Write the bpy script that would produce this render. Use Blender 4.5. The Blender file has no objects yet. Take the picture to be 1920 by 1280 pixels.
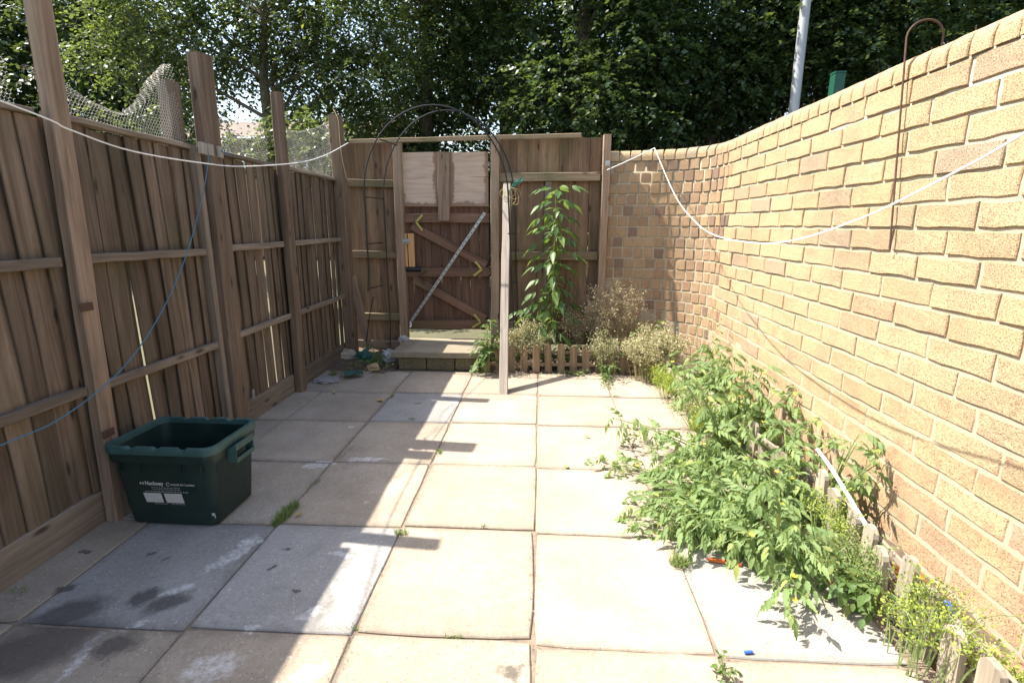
import bpy, bmesh, math, random
import numpy as np
from mathutils import Vector, Matrix, Quaternion, noise as mnoise
random.seed(7)
R = math.radians
S = bpy.context.scene
COL = S.collection

# ------------------------------------------------------------------ camera, sky, sun, exposure
CAM_H = 1.365
FPX, PITCH = 950.0, math.atan(218 / 950.0)
YAW = math.atan(54 * math.cos(PITCH) / 950.0)
cd = bpy.data.cameras.new('camera'); cam = bpy.data.objects.new('camera', cd); COL.objects.link(cam)
cd.sensor_width = 36.0; cd.lens = FPX / 1920.0 * 36.0; cd.clip_start = 0.02; cd.clip_end = 600
cam.location = (0, 0, CAM_H); cam.rotation_euler = (math.pi / 2 - PITCH, 0, YAW)
S.camera = cam
SUN = Vector((0.672, -0.09, -1.0)).normalized()      # direction the light travels
w = bpy.data.worlds.new('World'); S.world = w; w.use_nodes = True
wn = w.node_tree
sky = wn.nodes.new('ShaderNodeTexSky'); sky.sky_type = 'NISHITA'; sky.sun_disc = False
sky.sun_elevation = math.asin(-SUN.z); sky.sun_rotation = math.atan2(-SUN.x, -SUN.y)
sky.air_density = 1.3; sky.dust_density = 2.5; sky.ozone_density = 0.7
wn.links.new(sky.outputs[0], wn.nodes['Background'].inputs[0]); wn.nodes['Background'].inputs[1].default_value = 0.132
sl = bpy.data.lights.new('sun', 'SUN'); sl.energy = 5.0; sl.angle = R(0.53); sl.color = (1.0, 0.93, 0.82)
so = bpy.data.objects.new('sun', sl); COL.objects.link(so); so.rotation_euler = SUN.to_track_quat('-Z', 'Y').to_euler(); so.location = (-6, 1, 9)
S.view_settings.view_transform = 'Standard'; S.view_settings.look = 'None'; S.view_settings.gamma = 1.0
S.view_settings.exposure = 1.38
S.cycles.max_bounces = 8; S.cycles.transparent_max_bounces = 8
S.cycles.use_denoising = True

# ------------------------------------------------------------------ survey helpers (photo measurements to metres)
_cp, _sp = math.cos(PITCH), math.sin(PITCH)
_Rv = Vector((math.cos(YAW), math.sin(YAW), 0)); _F0 = Vector((-math.sin(YAW), math.cos(YAW), 0))
_F = _F0 * _cp - Vector((0, 0, _sp)); _U = _F0 * _sp + Vector((0, 0, _cp))
def _ray(x, y): return _F * FPX + _Rv * (x - 960) - _U * (y - 640)
def gz(x, y, z=0.0):
    d = _ray(x, y); t = (z - CAM_H) / d.z; return Vector((d.x * t, d.y * t, z))
def oy(x, y, Y):
    d = _ray(x, y); t = Y / d.y; return Vector((d.x * t, Y, CAM_H + d.z * t))
def ox(x, y, X):
    d = _ray(x, y); t = X / d.x; return Vector((X, d.y * t, CAM_H + d.z * t))

# ------------------------------------------------------------------ object helpers
WM = {}
def place(o, parent=None, M=None):
    M = M or Matrix()
    COL.objects.link(o)
    WM[o.name] = M.copy()
    if parent is not None:
        o.parent = parent; o.matrix_basis = WM[parent.name].inverted() @ M
    else:
        o.matrix_basis = M
    return o
def tag(o, label=None, cat=None, group=None, kind=None):
    if label: o['label'] = label
    if cat: o['category'] = cat
    if group: o['group'] = group
    if kind: o['kind'] = kind
    return o
def empty(name, loc, label, cat, group=None):
    o = bpy.data.objects.new(name, None); o.empty_display_size = 0.1
    place(o, None, Matrix.Translation(Vector(loc)))
    return tag(o, label, cat, group)
def T(*v): return Matrix.Translation(Vector(v if len(v) > 1 else v[0]))
def frame(a, zdir, xdir):
    z = Vector(zdir).normalized(); x = Vector(xdir); x = (x - z * x.dot(z)).normalized(); y = z.cross(x)
    m = Matrix((x, y, z)).transposed().to_4x4(); m.translation = Vector(a); return m
def npmesh(name, V, F, mat=None, smooth=False):
    V = np.asarray(V, dtype=np.float32); F = np.asarray(F, dtype=np.int32)
    k = F.shape[1]
    m = bpy.data.meshes.new(name)
    m.vertices.add(len(V)); m.vertices.foreach_set('co', V.ravel())
    m.loops.add(F.size); m.loops.foreach_set('vertex_index', F.ravel())
    m.polygons.add(len(F)); m.polygons.foreach_set('loop_start', np.arange(0, F.size, k, dtype=np.int32))
    m.polygons.foreach_set('loop_total', np.full(len(F), k, dtype=np.int32))
    if smooth: m.polygons.foreach_set('use_smooth', np.ones(len(F), dtype=bool))
    m.update(calc_edges=True)
    if mat: m.materials.append(mat)
    return m
class MB:
    def __init__(s): s.v = []; s.f = []
    def box(s, c, d, M=None):
        n = len(s.v); cx, cy, cz = c; dx, dy, dz = d[0] / 2, d[1] / 2, d[2] / 2
        for z in (-dz, dz):
            for x, y in ((-dx, -dy), (dx, -dy), (dx, dy), (-dx, dy)):
                p = Vector((cx + x, cy + y, cz + z)); s.v.append(tuple(M @ p if M else p))
        for q in ((0, 3, 2, 1), (4, 5, 6, 7), (0, 1, 5, 4), (1, 2, 6, 5), (2, 3, 7, 6), (3, 0, 4, 7)): s.f.append(tuple(n + i for i in q))
        return s
    def loft(s, rings, cap=True, closed=True):
        n0 = len(s.v); k = len(rings[0])
        for r in rings: s.v += [tuple(p) for p in r]
        for i in range(len(rings) - 1):
            a, b = n0 + i * k, n0 + (i + 1) * k
            for j in range(k if closed else k - 1):
                j2 = (j + 1) % k; s.f.append((a + j, a + j2, b + j2, b + j))
        if cap:
            s.f.append(tuple(n0 + j for j in reversed(range(k)))); e = n0 + (len(rings) - 1) * k; s.f.append(tuple(e + j for j in range(k)))
        return s
    def tube(s, pts, r, k=6, cap=True):
        pts = [Vector(p) for p in pts]; rs = r if hasattr(r, '__len__') else [r] * len(pts)
        rings = []; prev = None
        for i, p in enumerate(pts):
            d = (pts[min(i + 1, len(pts) - 1)] - pts[max(i - 1, 0)])
            d = d.normalized() if d.length > 1e-9 else Vector((0, 0, 1))
            if prev is None:
                u = d.orthogonal().normalized()
            else:
                u = prev - d * prev.dot(d); u = u.normalized() if u.length > 1e-6 else d.orthogonal().normalized()
            prev = u; v = d.cross(u)
            rings.append([p + (u * math.cos(2 * math.pi * j / k) + v * math.sin(2 * math.pi * j / k)) * rs[i] for j in range(k)])
        return s.loft(rings, cap)
    def prism(s, poly, t, M=None):
        # polygon in local XZ, thickness along Y centred
        r = []
        for y in (-t / 2, t / 2): r.append([(M @ Vector((x, y, z)) if M else Vector((x, y, z))) for x, z in poly])
        return s.loft(r)
    def mesh(s, name, mat=None, smooth=False):
        m = bpy.data.meshes.new(name); m.from_pydata(s.v, [], s.f); m.update()
        if mat: m.materials.append(mat)
        if smooth:
            m.polygons.foreach_set('use_smooth', [True] * len(m.polygons))
            try: m.set_sharp_from_angle(angle=R(40))
            except Exception: pass
        return m
    def obj(s, name, mat, parent=None, M=None, smooth=False):
        return place(bpy.data.objects.new(name, s.mesh(name, mat, smooth)), parent, M)
def beam_mesh(L, w, t, mat, ch=0.004, n=5, wob=0.002, bow=0.0, taper=1.0, skew=0.0, name='beam', rnd=None):
    # timber along local Z, width w in local X, thickness t in local Y, chamfered and slightly uneven
    rnd = rnd or random
    rings = []; ph = rnd.uniform(0, 6)
    for i in range(n + 1):
        f = i / n; k = 1 + (taper - 1) * f; a, b = w / 2 * k, t / 2 * k; c = min(ch, a * .6, b * .6)
        ox_ = bow * math.sin(math.pi * f) + rnd.uniform(-wob, wob); oy_ = rnd.uniform(-wob, wob) * .6
        pts = [(-a + c, -b), (a - c, -b), (a, -b + c), (a, b - c), (a - c, b), (-a + c, b), (-a, b - c), (-a, -b + c)]
        rings.append([Vector((x + ox_ + rnd.uniform(-1, 1) * wob * .3, y + oy_, L * f + (skew * x if i in (0, n) else 0))) for x, y in pts])
    mb = MB(); mb.loft(rings); return mb.mesh(name, mat)
def beam(name, a, b, w, t, side, mat, parent=None, **kw):
    a, b = Vector(a), Vector(b); d = b - a
    me = beam_mesh(d.length, w, t, mat, name=name, **kw)
    return place(bpy.data.objects.new(name, me), parent, frame(a, d, side))

# ------------------------------------------------------------------ materials
def nodes(name):
    m = bpy.data.materials.new(name); m.use_nodes = True; nt = m.node_tree
    return m, nt, nt.nodes['Principled BSDF']
def N(nt, typ, **kw):
    n = nt.nodes.new('ShaderNode' + typ)
    for k, v in kw.items():
        if k.startswith('i_'):
            key = k[2:]; key = int(key) if key.isdigit() else key.replace('_', ' ')
            n.inputs[key].default_value = v
        else: setattr(n, k, v)
    return n
def L(nt, a, b): nt.links.new(a, b)
def ramp(nt, fac, stops, interp='LINEAR'):
    r = nt.nodes.new('ShaderNodeValToRGB'); e = r.color_ramp; e.interpolation = interp
    while len(e.elements) < len(stops): e.elements.new(0.5)
    for el, (p, c) in zip(e.elements, stops):
        el.position = p; el.color = (c[0], c[1], c[2], 1) if hasattr(c, '__len__') else (c, c, c, 1)
    L(nt, fac, r.inputs[0]); return r.outputs[0]
def mix(nt, fac, a, b, typ='MIX'):
    n = nt.nodes.new('ShaderNodeMix'); n.data_type = 'RGBA'; n.blend_type = typ
    for sock, v in ((n.inputs[0], fac), (n.inputs[6], a), (n.inputs[7], b)):
        if hasattr(v, 'is_linked'): L(nt, v, sock)
        elif hasattr(v, '__len__'): sock.default_value = (v[0], v[1], v[2], 1)
        else: sock.default_value = v
    return n.outputs[2]
def math_(nt, op, a, b=None, c=None, clamp=False):
    n = nt.nodes.new('ShaderNodeMath'); n.operation = op; n.use_clamp = clamp
    for i, v in enumerate((a, b, c)):
        if v is None: continue
        if hasattr(v, 'is_linked'): L(nt, v, n.inputs[i])
        else: n.inputs[i].default_value = v
    return n.outputs[0]
def coords(nt, kind='Object', scale=(1, 1, 1), jitter=True):
    tc = N(nt, 'TexCoord'); mp = N(nt, 'Mapping'); mp.inputs['Scale'].default_value = scale
    src = tc.outputs[kind]
    if kind == 'World':
        src = None
    L(nt, src, mp.inputs[0])
    if jitter:
        oi = N(nt, 'ObjectInfo'); v = N(nt, 'VectorMath', operation='SCALE'); v.inputs[0].default_value = (37.1, 51.7, 23.3); L(nt, oi.outputs['Random'], v.inputs['Scale'])
        L(nt, v.outputs[0], mp.inputs['Location'])
    return mp.outputs[0]
def noise(nt, vec, scale, detail=4, rough=.55, dist=0.0):
    n = N(nt, 'TexNoise'); n.inputs['Scale'].default_value = scale; n.inputs['Detail'].default_value = detail
    n.inputs['Roughness'].default_value = rough; n.inputs['Distortion'].default_value = dist
    if vec is not None: L(nt, vec, n.inputs['Vector'])
    return n.outputs[0]
def worldpos(nt): return N(nt, 'NewGeometry').outputs['Position']
def bump(nt, bsdf, h, strength=.3, dist=.005):
    b = N(nt, 'Bump'); b.inputs['Strength'].default_value = strength; b.inputs['Distance'].default_value = dist
    L(nt, h, b.inputs['Height']); L(nt, b.outputs[0], bsdf.inputs['Normal'])
def plain(name, c, rough=.6, metal=0.0, var=.25, scale=30, bstr=.15):
    m, nt, b = nodes(name)
    v = coords(nt, 'Object'); n = noise(nt, v, scale, 5)
    L(nt, mix(nt, n, [x * (1 - var) for x in c], [min(1, x * (1 + var)) for x in c]), b.inputs['Base Color'])
    b.inputs['Roughness'].default_value = rough; b.inputs['Metallic'].default_value = metal
    bump(nt, b, n, bstr, .003); return m
def wood(name, c1, c2, dark=.35, rough=.85, grain=1.0, knots=.8, green=0.0, spread=.5):
    m, nt, b = nodes(name)
    v = coords(nt, 'Object', (34 * grain, 34 * grain, 1.6))
    g = noise(nt, v, 1.0, 6, .65, .8)
    col = ramp(nt, g, [(.25, [x * .55 for x in c1]), (.45, c1), (.7, c2)])
    v2 = coords(nt, 'Object', (3, 3, 1.2)); st = noise(nt, v2, 1.3, 4, .6)
    col = mix(nt, ramp(nt, st, [(.42, 0), (.75, dark)]), col, [c1[0] * .3, c1[1] * .28, c1[2] * .28])
    # knots
    vk = coords(nt, 'Object', (13, 13, 4.0)); vo = N(nt, 'TexVoronoi'); vo.inputs['Scale'].default_value = 1.0; L(nt, vk, vo.inputs['Vector'])
    kk = ramp(nt, vo.outputs['Distance'], [(.08, knots), (.2, 0)])
    rk = N(nt, 'SeparateColor'); L(nt, vo.outputs['Color'], rk.inputs[0])
    kk = math_(nt, 'MULTIPLY', kk, ramp(nt, rk.outputs[0], [(.35, 0), (.4, 1)]))
    col = mix(nt, kk, col, [c1[0] * .16, c1[1] * .13, c1[2] * .12])
    if green:
        p = N(nt, 'SeparateXYZ'); L(nt, worldpos(nt), p.inputs[0])
        gm = math_(nt, 'MULTIPLY', ramp(nt, noise(nt, worldpos(nt), 3.5, 5, .6), [(.45, 0), (.68, green)]), 1.0)
        col = mix(nt, gm, col, (.075, .095, .03))
    oi = N(nt, 'ObjectInfo'); hs = N(nt, 'HueSaturation'); L(nt, col, hs.inputs['Color'])
    L(nt, math_(nt, 'MULTIPLY_ADD', oi.outputs['Random'], spread, 1 - spread / 2), hs.inputs['Value'])
    L(nt, hs.outputs[0], b.inputs['Base Color']); b.inputs['Roughness'].default_value = rough
    b.inputs['Specular IOR Level'].default_value = .25
    bump(nt, b, g, .55, .003); return m
def brickmat(name, island=False, header=False):
    m, nt, b = nodes(name)
    if island: rnd = N(nt, 'NewGeometry').outputs['Random Per Island']
    else: rnd = N(nt, 'ObjectInfo').outputs['Random']
    base = ramp(nt, rnd, [(0, (.46, .34, .20)), (.3, (.50, .375, .225)), (.5, (.445, .32, .185)), (.66, (.49, .365, .215)), (.8, (.45, .32, .195)), (.92, (.42, .30, .19)), (.97, (.39, .31, .22)), (1, (.34, .25, .17))])
    if header: base = ramp(nt, rnd, [(0, (.40, .28, .165)), (.3, (.35, .235, .14)), (.5, (.41, .29, .175)), (.68, (.31, .205, .13)), (.82, (.37, .25, .155)), (.92, (.25, .165, .115)), (1, (.17, .12, .10))])  # browner header bricks, also darkened in colour to deepen shade on the curved end
    wp = worldpos(nt)
    sep = N(nt, 'SeparateXYZ'); L(nt, wp, sep.inputs[0])
    # reddish kiln marks on the lower, smoother bricks; dark soot towards the upper courses
    n1 = noise(nt, wp, 9, 5, .6, .4)
    low = ramp(nt, math_(nt, 'MULTIPLY_ADD', sep.outputs[2], -.9, 1.25), [(.1, 0), (.75, 1)])
    col = mix(nt, math_(nt, 'MULTIPLY', ramp(nt, n1, [(.5, 0), (.72, .75)]), low), base, (.44, .22, .14))
    v = N(nt, 'Mapping'); v.inputs['Scale'].default_value = (70, 70, 45); L(nt, wp, v.inputs[0])
    drag = noise(nt, v.outputs[0], 1.0, 5, .7)
    col = mix(nt, ramp(nt, drag, [(.35, .35), (.55, 0)]), col, (.32, .215, .115))
    pits = noise(nt, wp, 170, 4, .6)
    col = mix(nt, ramp(nt, pits, [(.36, .6), (.44, 0)]), col, (.16, .11, .07))
    n2 = noise(nt, wp, 2.2, 5, .65)
    col = mix(nt, ramp(nt, n2, [(.47, 0), (.78, .6)]), col, (.22, .17, .13))
    L(nt, col, b.inputs['Base Color']); b.inputs['Roughness'].default_value = .92; b.inputs['Specular IOR Level'].default_value = .2
    h = math_(nt, 'ADD', ramp(nt, pits, [(.3, 0), (.5, 1)]), math_(nt, 'MULTIPLY', drag, 1.2))
    bump(nt, b, h, .8, .004); return m
def leafmat(name, c1, c2, trans=.35, rough=.5, tint=None, spec=.4):
    m, nt, b = nodes(name)
    isl = N(nt, 'NewGeometry').outputs['Random Per Island']; oi = N(nt, 'ObjectInfo').outputs['Random']
    r = math_(nt, 'FRACT', math_(nt, 'ADD', isl, math_(nt, 'MULTIPLY', oi, 3.7)))
    col = ramp(nt, r, [(0, c1), (.85, c2)] + ([(1, tint)] if tint else []))
    n = noise(nt, coords(nt, 'Object', (40, 40, 40)), 1, 3)
    col = mix(nt, math_(nt, 'MULTIPLY', n, .35), col, [x * .5 for x in c1])
    L(nt, col, b.inputs['Base Color']); b.inputs['Roughness'].default_value = rough; b.inputs['Specular IOR Level'].default_value = spec
    t = N(nt, 'BsdfTranslucent'); hs = N(nt, 'HueSaturation'); hs.inputs['Saturation'].default_value = 1.1; hs.inputs['Value'].default_value = 1.7
    L(nt, col, hs.inputs['Color']); L(nt, mix(nt, .35, hs.outputs[0], (.28, .34, .03)), t.inputs[0])
    ms = N(nt, 'MixShader'); ms.inputs[0].default_value = trans
    L(nt, b.outputs[0], ms.inputs[1]); L(nt, t.outputs[0], ms.inputs[2]); L(nt, ms.outputs[0], nt.nodes['Material Output'].inputs[0])
    return m
def blobmask(nt, pos, blobs, edge=.5, warp=.09, wscale=9):
    # union of soft-edged ellipses in world x,y with a ragged outline
    nz = N(nt, 'TexNoise'); nz.inputs['Scale'].default_value = wscale; nz.inputs['Detail'].default_value = 6; nz.inputs['Roughness'].default_value = .65; L(nt, pos, nz.inputs['Vector'])
    sub = N(nt, 'VectorMath', operation='SUBTRACT'); L(nt, nz.outputs['Color'], sub.inputs[0]); sub.inputs[1].default_value = (.5, .5, .5)
    sc = N(nt, 'VectorMath', operation='SCALE'); L(nt, sub.outputs[0], sc.inputs[0]); sc.inputs['Scale'].default_value = warp * 2
    ad = N(nt, 'VectorMath', operation='ADD'); L(nt, pos, ad.inputs[0]); L(nt, sc.outputs[0], ad.inputs[1])
    out = None
    for x, y, rx, ry, ang in blobs:
        mp = N(nt, 'Mapping', vector_type='TEXTURE'); mp.inputs['Location'].default_value = (x, y, 0); mp.inputs['Rotation'].default_value = (0, 0, R(ang)); mp.inputs['Scale'].default_value = (rx, ry, 50)
        L(nt, ad.outputs[0], mp.inputs[0])
        ln = N(nt, 'VectorMath', operation='LENGTH'); L(nt, mp.outputs[0], ln.inputs[0])
        f = ramp(nt, math_(nt, 'MULTIPLY', ln.outputs['Value'], .5), [(.5 - .25 * edge, 1), (.5 + .05, 0)])
        out = f if out is None else math_(nt, 'MAXIMUM', out, f)
    return out

WHITE_SPOTS = [(*gz(430, 1045).xy, .035, .12, -28), (*gz(470, 1015).xy, .045, .05, 0), (*gz(395, 1250).xy, .09, .06, 20), (*gz(335, 1105).xy, .06, .03, 30),
               (*gz(250, 1172).xy, .07, .012, 25), (*gz(660, 1080).xy, .05, .13, -12), (*gz(640, 1040).xy, .07, .018, -15), (*gz(580, 1150).xy, .05, .025, 40), (*gz(150, 1230).xy, .02, .11, 10), (*gz(470, 1180).xy, .03, .02, 0), (*gz(600, 870).xy, .10, .05, 20), (*gz(690, 860).xy, .12, .03, 5), (*gz(580, 1260).xy, .06, .03, 20), (*gz(660, 800).xy, .03, .02, 0)]
DARK_SPOTS = [(*gz(60, 1215).xy, .24, .14, 25), (*gz(130, 1150).xy, .13, .09, 30), (*gz(310, 1130).xy, .09, .05, 35), (*gz(270, 1120).xy, .05, .06, 0), (*gz(215, 1210).xy, .09, .06, 20),
              (*gz(312, 1043).xy, .03, .012, 25), (*gz(278, 1040).xy, .03, .012, 15), (*gz(120, 1105).xy, .05, .02, 30), (*gz(510, 1063).xy, .02, .014, 10), (*gz(555, 1105).xy, .018, .012, 0), (*gz(535, 1030).xy, .014, .01, 0),
              (*gz(785, 755).xy, .04, .012, 0), (*gz(160, 1035).xy, .03, .02, 0), (*gz(960, 1255).xy, .05, .03, 0)]
def slabmat(name, c, c2, spots=True):
    m, nt, b = nodes(name); wp = worldpos(nt)
    n0 = noise(nt, coords(nt, 'Object', (1, 1, 1)), 3.0, 6, .65)
    col = ramp(nt, n0, [(.3, [x * .82 for x in c]), (.5, c), (.72, c2)])
    vo = N(nt, 'TexVoronoi'); vo.inputs['Scale'].default_value = 120; L(nt, wp, vo.inputs['Vector'])
    sc = N(nt, 'SeparateColor'); L(nt, vo.outputs['Color'], sc.inputs[0])
    spk = math_(nt, 'MULTIPLY', ramp(nt, vo.outputs['Distance'], [(.25, 1), (.45, 0)]), ramp(nt, sc.outputs[0], [(.62, 0), (.7, .8)]))
    col = mix(nt, spk, col, ramp(nt, sc.outputs[1], [(0, (.16, .13, .10)), (.5, (.34, .28, .22)), (1, (.6, .57, .52))]))
    fine = noise(nt, wp, 60, 5, .7); col = mix(nt, ramp(nt, fine, [(.35, .35), (.6, 0)]), col, [x * .5 for x in c])
    grime = noise(nt, wp, 1.7, 6, .7); col = mix(nt, ramp(nt, grime, [(.48, 0), (.8, .55)]), col, [x * .5 for x in c])
    oi = N(nt, 'ObjectInfo'); hs = N(nt, 'HueSaturation'); L(nt, col, hs.inputs['Color']); L(nt, math_(nt, 'MULTIPLY_ADD', oi.outputs['Random'], .2, .9), hs.inputs['Value']); col = hs.outputs[0]
    tco = N(nt, 'TexCoord'); sx_ = N(nt, 'SeparateXYZ'); L(nt, tco.outputs['Object'], sx_.inputs[0])
    ed = math_(nt, 'MAXIMUM', math_(nt, 'ABSOLUTE', sx_.outputs[0]), math_(nt, 'ABSOLUTE', sx_.outputs[1]))
    ed = ramp(nt, math_(nt, 'ADD', ed, math_(nt, 'MULTIPLY_ADD', noise(nt, wp, 14, 5, .7), .10, -.05)), [(.275, 0), (.315, .4)])
    col = mix(nt, ed, col, [x * .42 for x in c])
    blot = noise(nt, wp, 5.5, 6, .75, .3); col = mix(nt, ramp(nt, blot, [(.56, 0), (.75, .45)]), col, [x * .45 for x in c])
    rough = .9
    if spots:
        wm = blobmask(nt, wp, WHITE_SPOTS, .5, .05, 22); br = ramp(nt, noise(nt, wp, 30, 7, .8), [(.36, 0), (.62, 1)])
        col = mix(nt, math_(nt, 'MULTIPLY', math_(nt, 'MULTIPLY', wm, br), .62), col, (.68, .67, .66))
        dm = blobmask(nt, wp, DARK_SPOTS, .9, .07, 12)
        col = mix(nt, math_(nt, 'MULTIPLY', dm, .72), col, (.045, .04, .038))
    L(nt, col, b.inputs['Base Color']); b.inputs['Roughness'].default_value = rough; b.inputs['Specular IOR Level'].default_value = .25
    bump(nt, b, math_(nt, 'ADD', fine, math_(nt, 'MULTIPLY', spk, .4)), .5, .003); return m

M = {}
M['fence'] = wood('weathered_fence_timber', (.150, .107, .077), (.24, .18, .134), .6, green=.22)
M['post'] = wood('weathered_post_timber', (.20, .14, .098), (.295, .218, .157), .4)
M['rail'] = wood('grey_rail_timber', (.175, .138, .105), (.265, .215, .168), .35)
M['backfence'] = wood('back_fence_timber', (.165, .103, .064), (.27, .178, .113), .4, green=.3)
M['backrail'] = wood('back_rail_timber', (.22, .16, .10), (.31, .24, .165), .3, green=.55)
M['backpost'] = wood('back_post_timber', (.24, .165, .115), (.33, .24, .175), .3, green=.2)
M['gate'] = wood('red_brown_gate_timber', (.115, .064, .043), (.175, .10, .068), .4, knots=.4, spread=.25)
M['gaterail'] = wood('brown_gate_rail_timber', (.16, .085, .058), (.23, .135, .095), .35, knots=.4, green=.4, spread=.25)
M['newwood'] = wood('pale_new_timber', (.50, .28, .13), (.62, .38, .19), .1, knots=.2, spread=.15)
M['greypost'] = wood('pale_grey_post_timber', (.26, .225, .19), (.37, .33, .285), .25, knots=.3, spread=.1)
M['picket'] = wood('picket_timber', (.25, .17, .105), (.36, .26, .17), .3, green=.3)
M['oldpicket'] = wood('grey_picket_timber', (.30, .26, .20), (.43, .38, .31), .4)
M['brick'] = brickmat('buff_brick'); M['brick_h'] = brickmat('brown_shaded_header_brick', False, True); M['brick_i'] = brickmat('brown_shaded_header_brick_far', True, True)
M['slab'] = slabmat('tan_concrete_slab', (.355, .295, .23), (.42, .36, .29))
M['slabgrey'] = slabmat('blue_grey_concrete_slab', (.295, .284, .268), (.36, .35, .335))
M['slabpale'] = slabmat('pale_grey_concrete_slab', (.36, .34, .305), (.41, .39, .355))
M['step'] = slabmat('step_concrete', (.34, .29, .21), (.42, .37, .28), False)
M['mossy'] = slabmat('mossy_step_base', (.13, .105, .06), (.17, .15, .07), False)
M['soil'] = plain('soil', (.10, .07, .048), .95, var=.6, scale=18, bstr=.8)
M['sand'] = plain('joint_sand', (.20, .155, .115), .95, var=.6, scale=40, bstr=.8)
M['ground'] = plain('rough_ground', (.09, .085, .045), .95, var=.4, scale=3)
M['mortar'] = plain('mortar', (.36, .31, .225), .95, var=.3, scale=40, bstr=.6)
M['galv'] = plain('galvanised_steel', (.42, .43, .42), .45, .75, .3, 60)
M['blacksteel'] = plain('black_coated_steel', (.018, .019, .02), .35, .3, .3, 20)
M['rust'] = plain('rusty_steel', (.09, .048, .034), .8, .3, .4, 40)
M['brackets'] = plain('yellow_passivated_steel', (.42, .36, .10), .45, .4, .4, 40)
M['whiteline'] = plain('white_plastic_line', (.78, .77, .74), .5, 0, .08, 60)
M['blueline'] = plain('blue_polypropylene_rope', (.045, .15, .24), .6, 0, .3, 200)
M['greentwine'] = plain('green_twine', (.03, .20, .16), .8, 0, .4, 120)
M['yellowwire'] = plain('straw_twine', (.42, .30, .12), .7, 0, .3, 100)
M['netwire'] = plain('netting_wire', (.62, .60, .55), .5, .2, .2, 60)
M['polegrey'] = plain('grey_painted_column', (.34, .35, .36), .5, .2, .12, 6)
M['greenpaint'] = plain('green_painted_steel', (.008, .07, .042), .5, 0, .2, 9)
M['whiteplastic'] = plain('white_polythene', (.62, .61, .60), .45, 0, .2, 20)
M['bagplastic'] = plain('dusty_polythene', (.34, .33, .32), .4, 0, .35, 20)
M['greenplastic'] = plain('green_tarpaulin', (.022, .09, .07), .5, 0, .5, 14)
M['orange'] = plain('orange_plastic', (.55, .12, .03), .5, 0, .2, 30)
M['blueplastic'] = plain('blue_plastic', (.03, .12, .55), .4, 0, .2, 30)
M['dryleaf'] = plain('dry_yellow_leaf', (.42, .31, .12), .8, 0, .4, 40)
def plymat():
    m, nt, b = nodes('weathered_plywood'); v = coords(nt, 'Object', (3, 30, 30), False)
    g = noise(nt, v, 1.0, 6, .65, .6)
    col = ramp(nt, g, [(.3, (.39, .27, .195)), (.55, (.48, .365, .28)), (.75, (.54, .43, .345))])
    tc = N(nt, 'TexCoord'); sp = N(nt, 'SeparateXYZ'); L(nt, tc.outputs['Object'], sp.inputs[0])
    e = noise(nt, tc.outputs['Object'], 7, 6, .7)
    # water stain along the bottom edge, beside the middle batten and at both ends
    dz = math_(nt, 'ADD', sp.outputs[2], math_(nt, 'MULTIPLY_ADD', e, -.14, .045))
    ax = math_(nt, 'ABSOLUTE', sp.outputs[0])
    nearmid = math_(nt, 'SUBTRACT', ax, math_(nt, 'MULTIPLY_ADD', e, .16, .01))
    ends = math_(nt, 'SUBTRACT', math_(nt, 'MULTIPLY_ADD', e, -.14, .50), ax)
    mn = math_(nt, 'MINIMUM', math_(nt, 'MINIMUM', dz, nearmid), ends)
    col = mix(nt, ramp(nt, mn, [(0, .75), (.02, 0)]), col, (.15, .08, .045))
    col = mix(nt, ramp(nt, noise(nt, tc.outputs['Object'], 4, 4), [(.5, 0), (.75, .35)]), col, (.30, .25, .22))
    L(nt, col, b.inputs['Base Color']); b.inputs['Roughness'].default_value = .85; bump(nt, b, g, .4, .002); return m
M['ply'] = plymat()
def boxplastic():
    m, nt, b = nodes('dark_green_plastic')
    v = coords(nt, 'Object', (1, 1, 1), False); n = noise(nt, v, 9, 6, .7); n2 = noise(nt, v, 60, 4, .6)
    col = mix(nt, ramp(nt, n, [(.4, 0), (.75, .6)]), (.006, .020, .017), (.020, .038, .031))
    col = mix(nt, ramp(nt, n2, [(.58, 0), (.75, .4)]), col, (.05, .06, .05))
    L(nt, col, b.inputs['Base Color']); L(nt, ramp(nt, n, [(.3, .35), (.7, .6)]), b.inputs['Roughness']); bump(nt, b, n2, .1, .002); return m
M['box'] = boxplastic()
M['boxrim'] = plain('worn_green_rim', (.032, .08, .075), .5, 0, .35, 40)
M['boxprint'] = plain('white_print', (.52, .50, .47), .6, 0, .15, 60)
M['boxprint2'] = plain('faded_print', (.22, .235, .22), .6, 0, .15, 60)

# ------------------------------------------------------------------ setting: ground and patio
def gridobj(name, x0, x1, y0, y1, nx, ny, zf, mat):
    xs = np.linspace(x0, x1, nx + 1); ys = np.linspace(y0, y1, ny + 1)
    V = [(x, y, zf(x, y)) for y in ys for x in xs]; k = nx + 1
    F = [(j * k + i, j * k + i + 1, (j + 1) * k + i + 1, (j + 1) * k + i) for j in range(ny) for i in range(nx)]
    return place(bpy.data.objects.new(name, npmesh(name, V, F, mat, True)))
def nz3(x, y, z=0.0): return mnoise.noise(Vector((x, y, z)))
tag(gridobj('ground', -150, 150, -60, 240, 30, 30, lambda x, y: -.09, M['ground']), kind='structure')
tag(gridobj('planting_bed', 1.19, 1.60, -.6, 4.62, 14, 120, lambda x, y: -.025 + .03 * nz3(x * 9, y * 9) + .012 * nz3(x * 30, y * 30) + .02 * max(0, (y - 3) / 2), M['soil']), kind='structure')
tag(gridobj('planting_bed', -.56, 1.60, 4.62, 5.40, 70, 30, lambda x, y: .0 + .03 * nz3(x * 8, y * 8, 3) + .014 * nz3(x * 28, y * 28), M['soil']), kind='structure')
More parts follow.
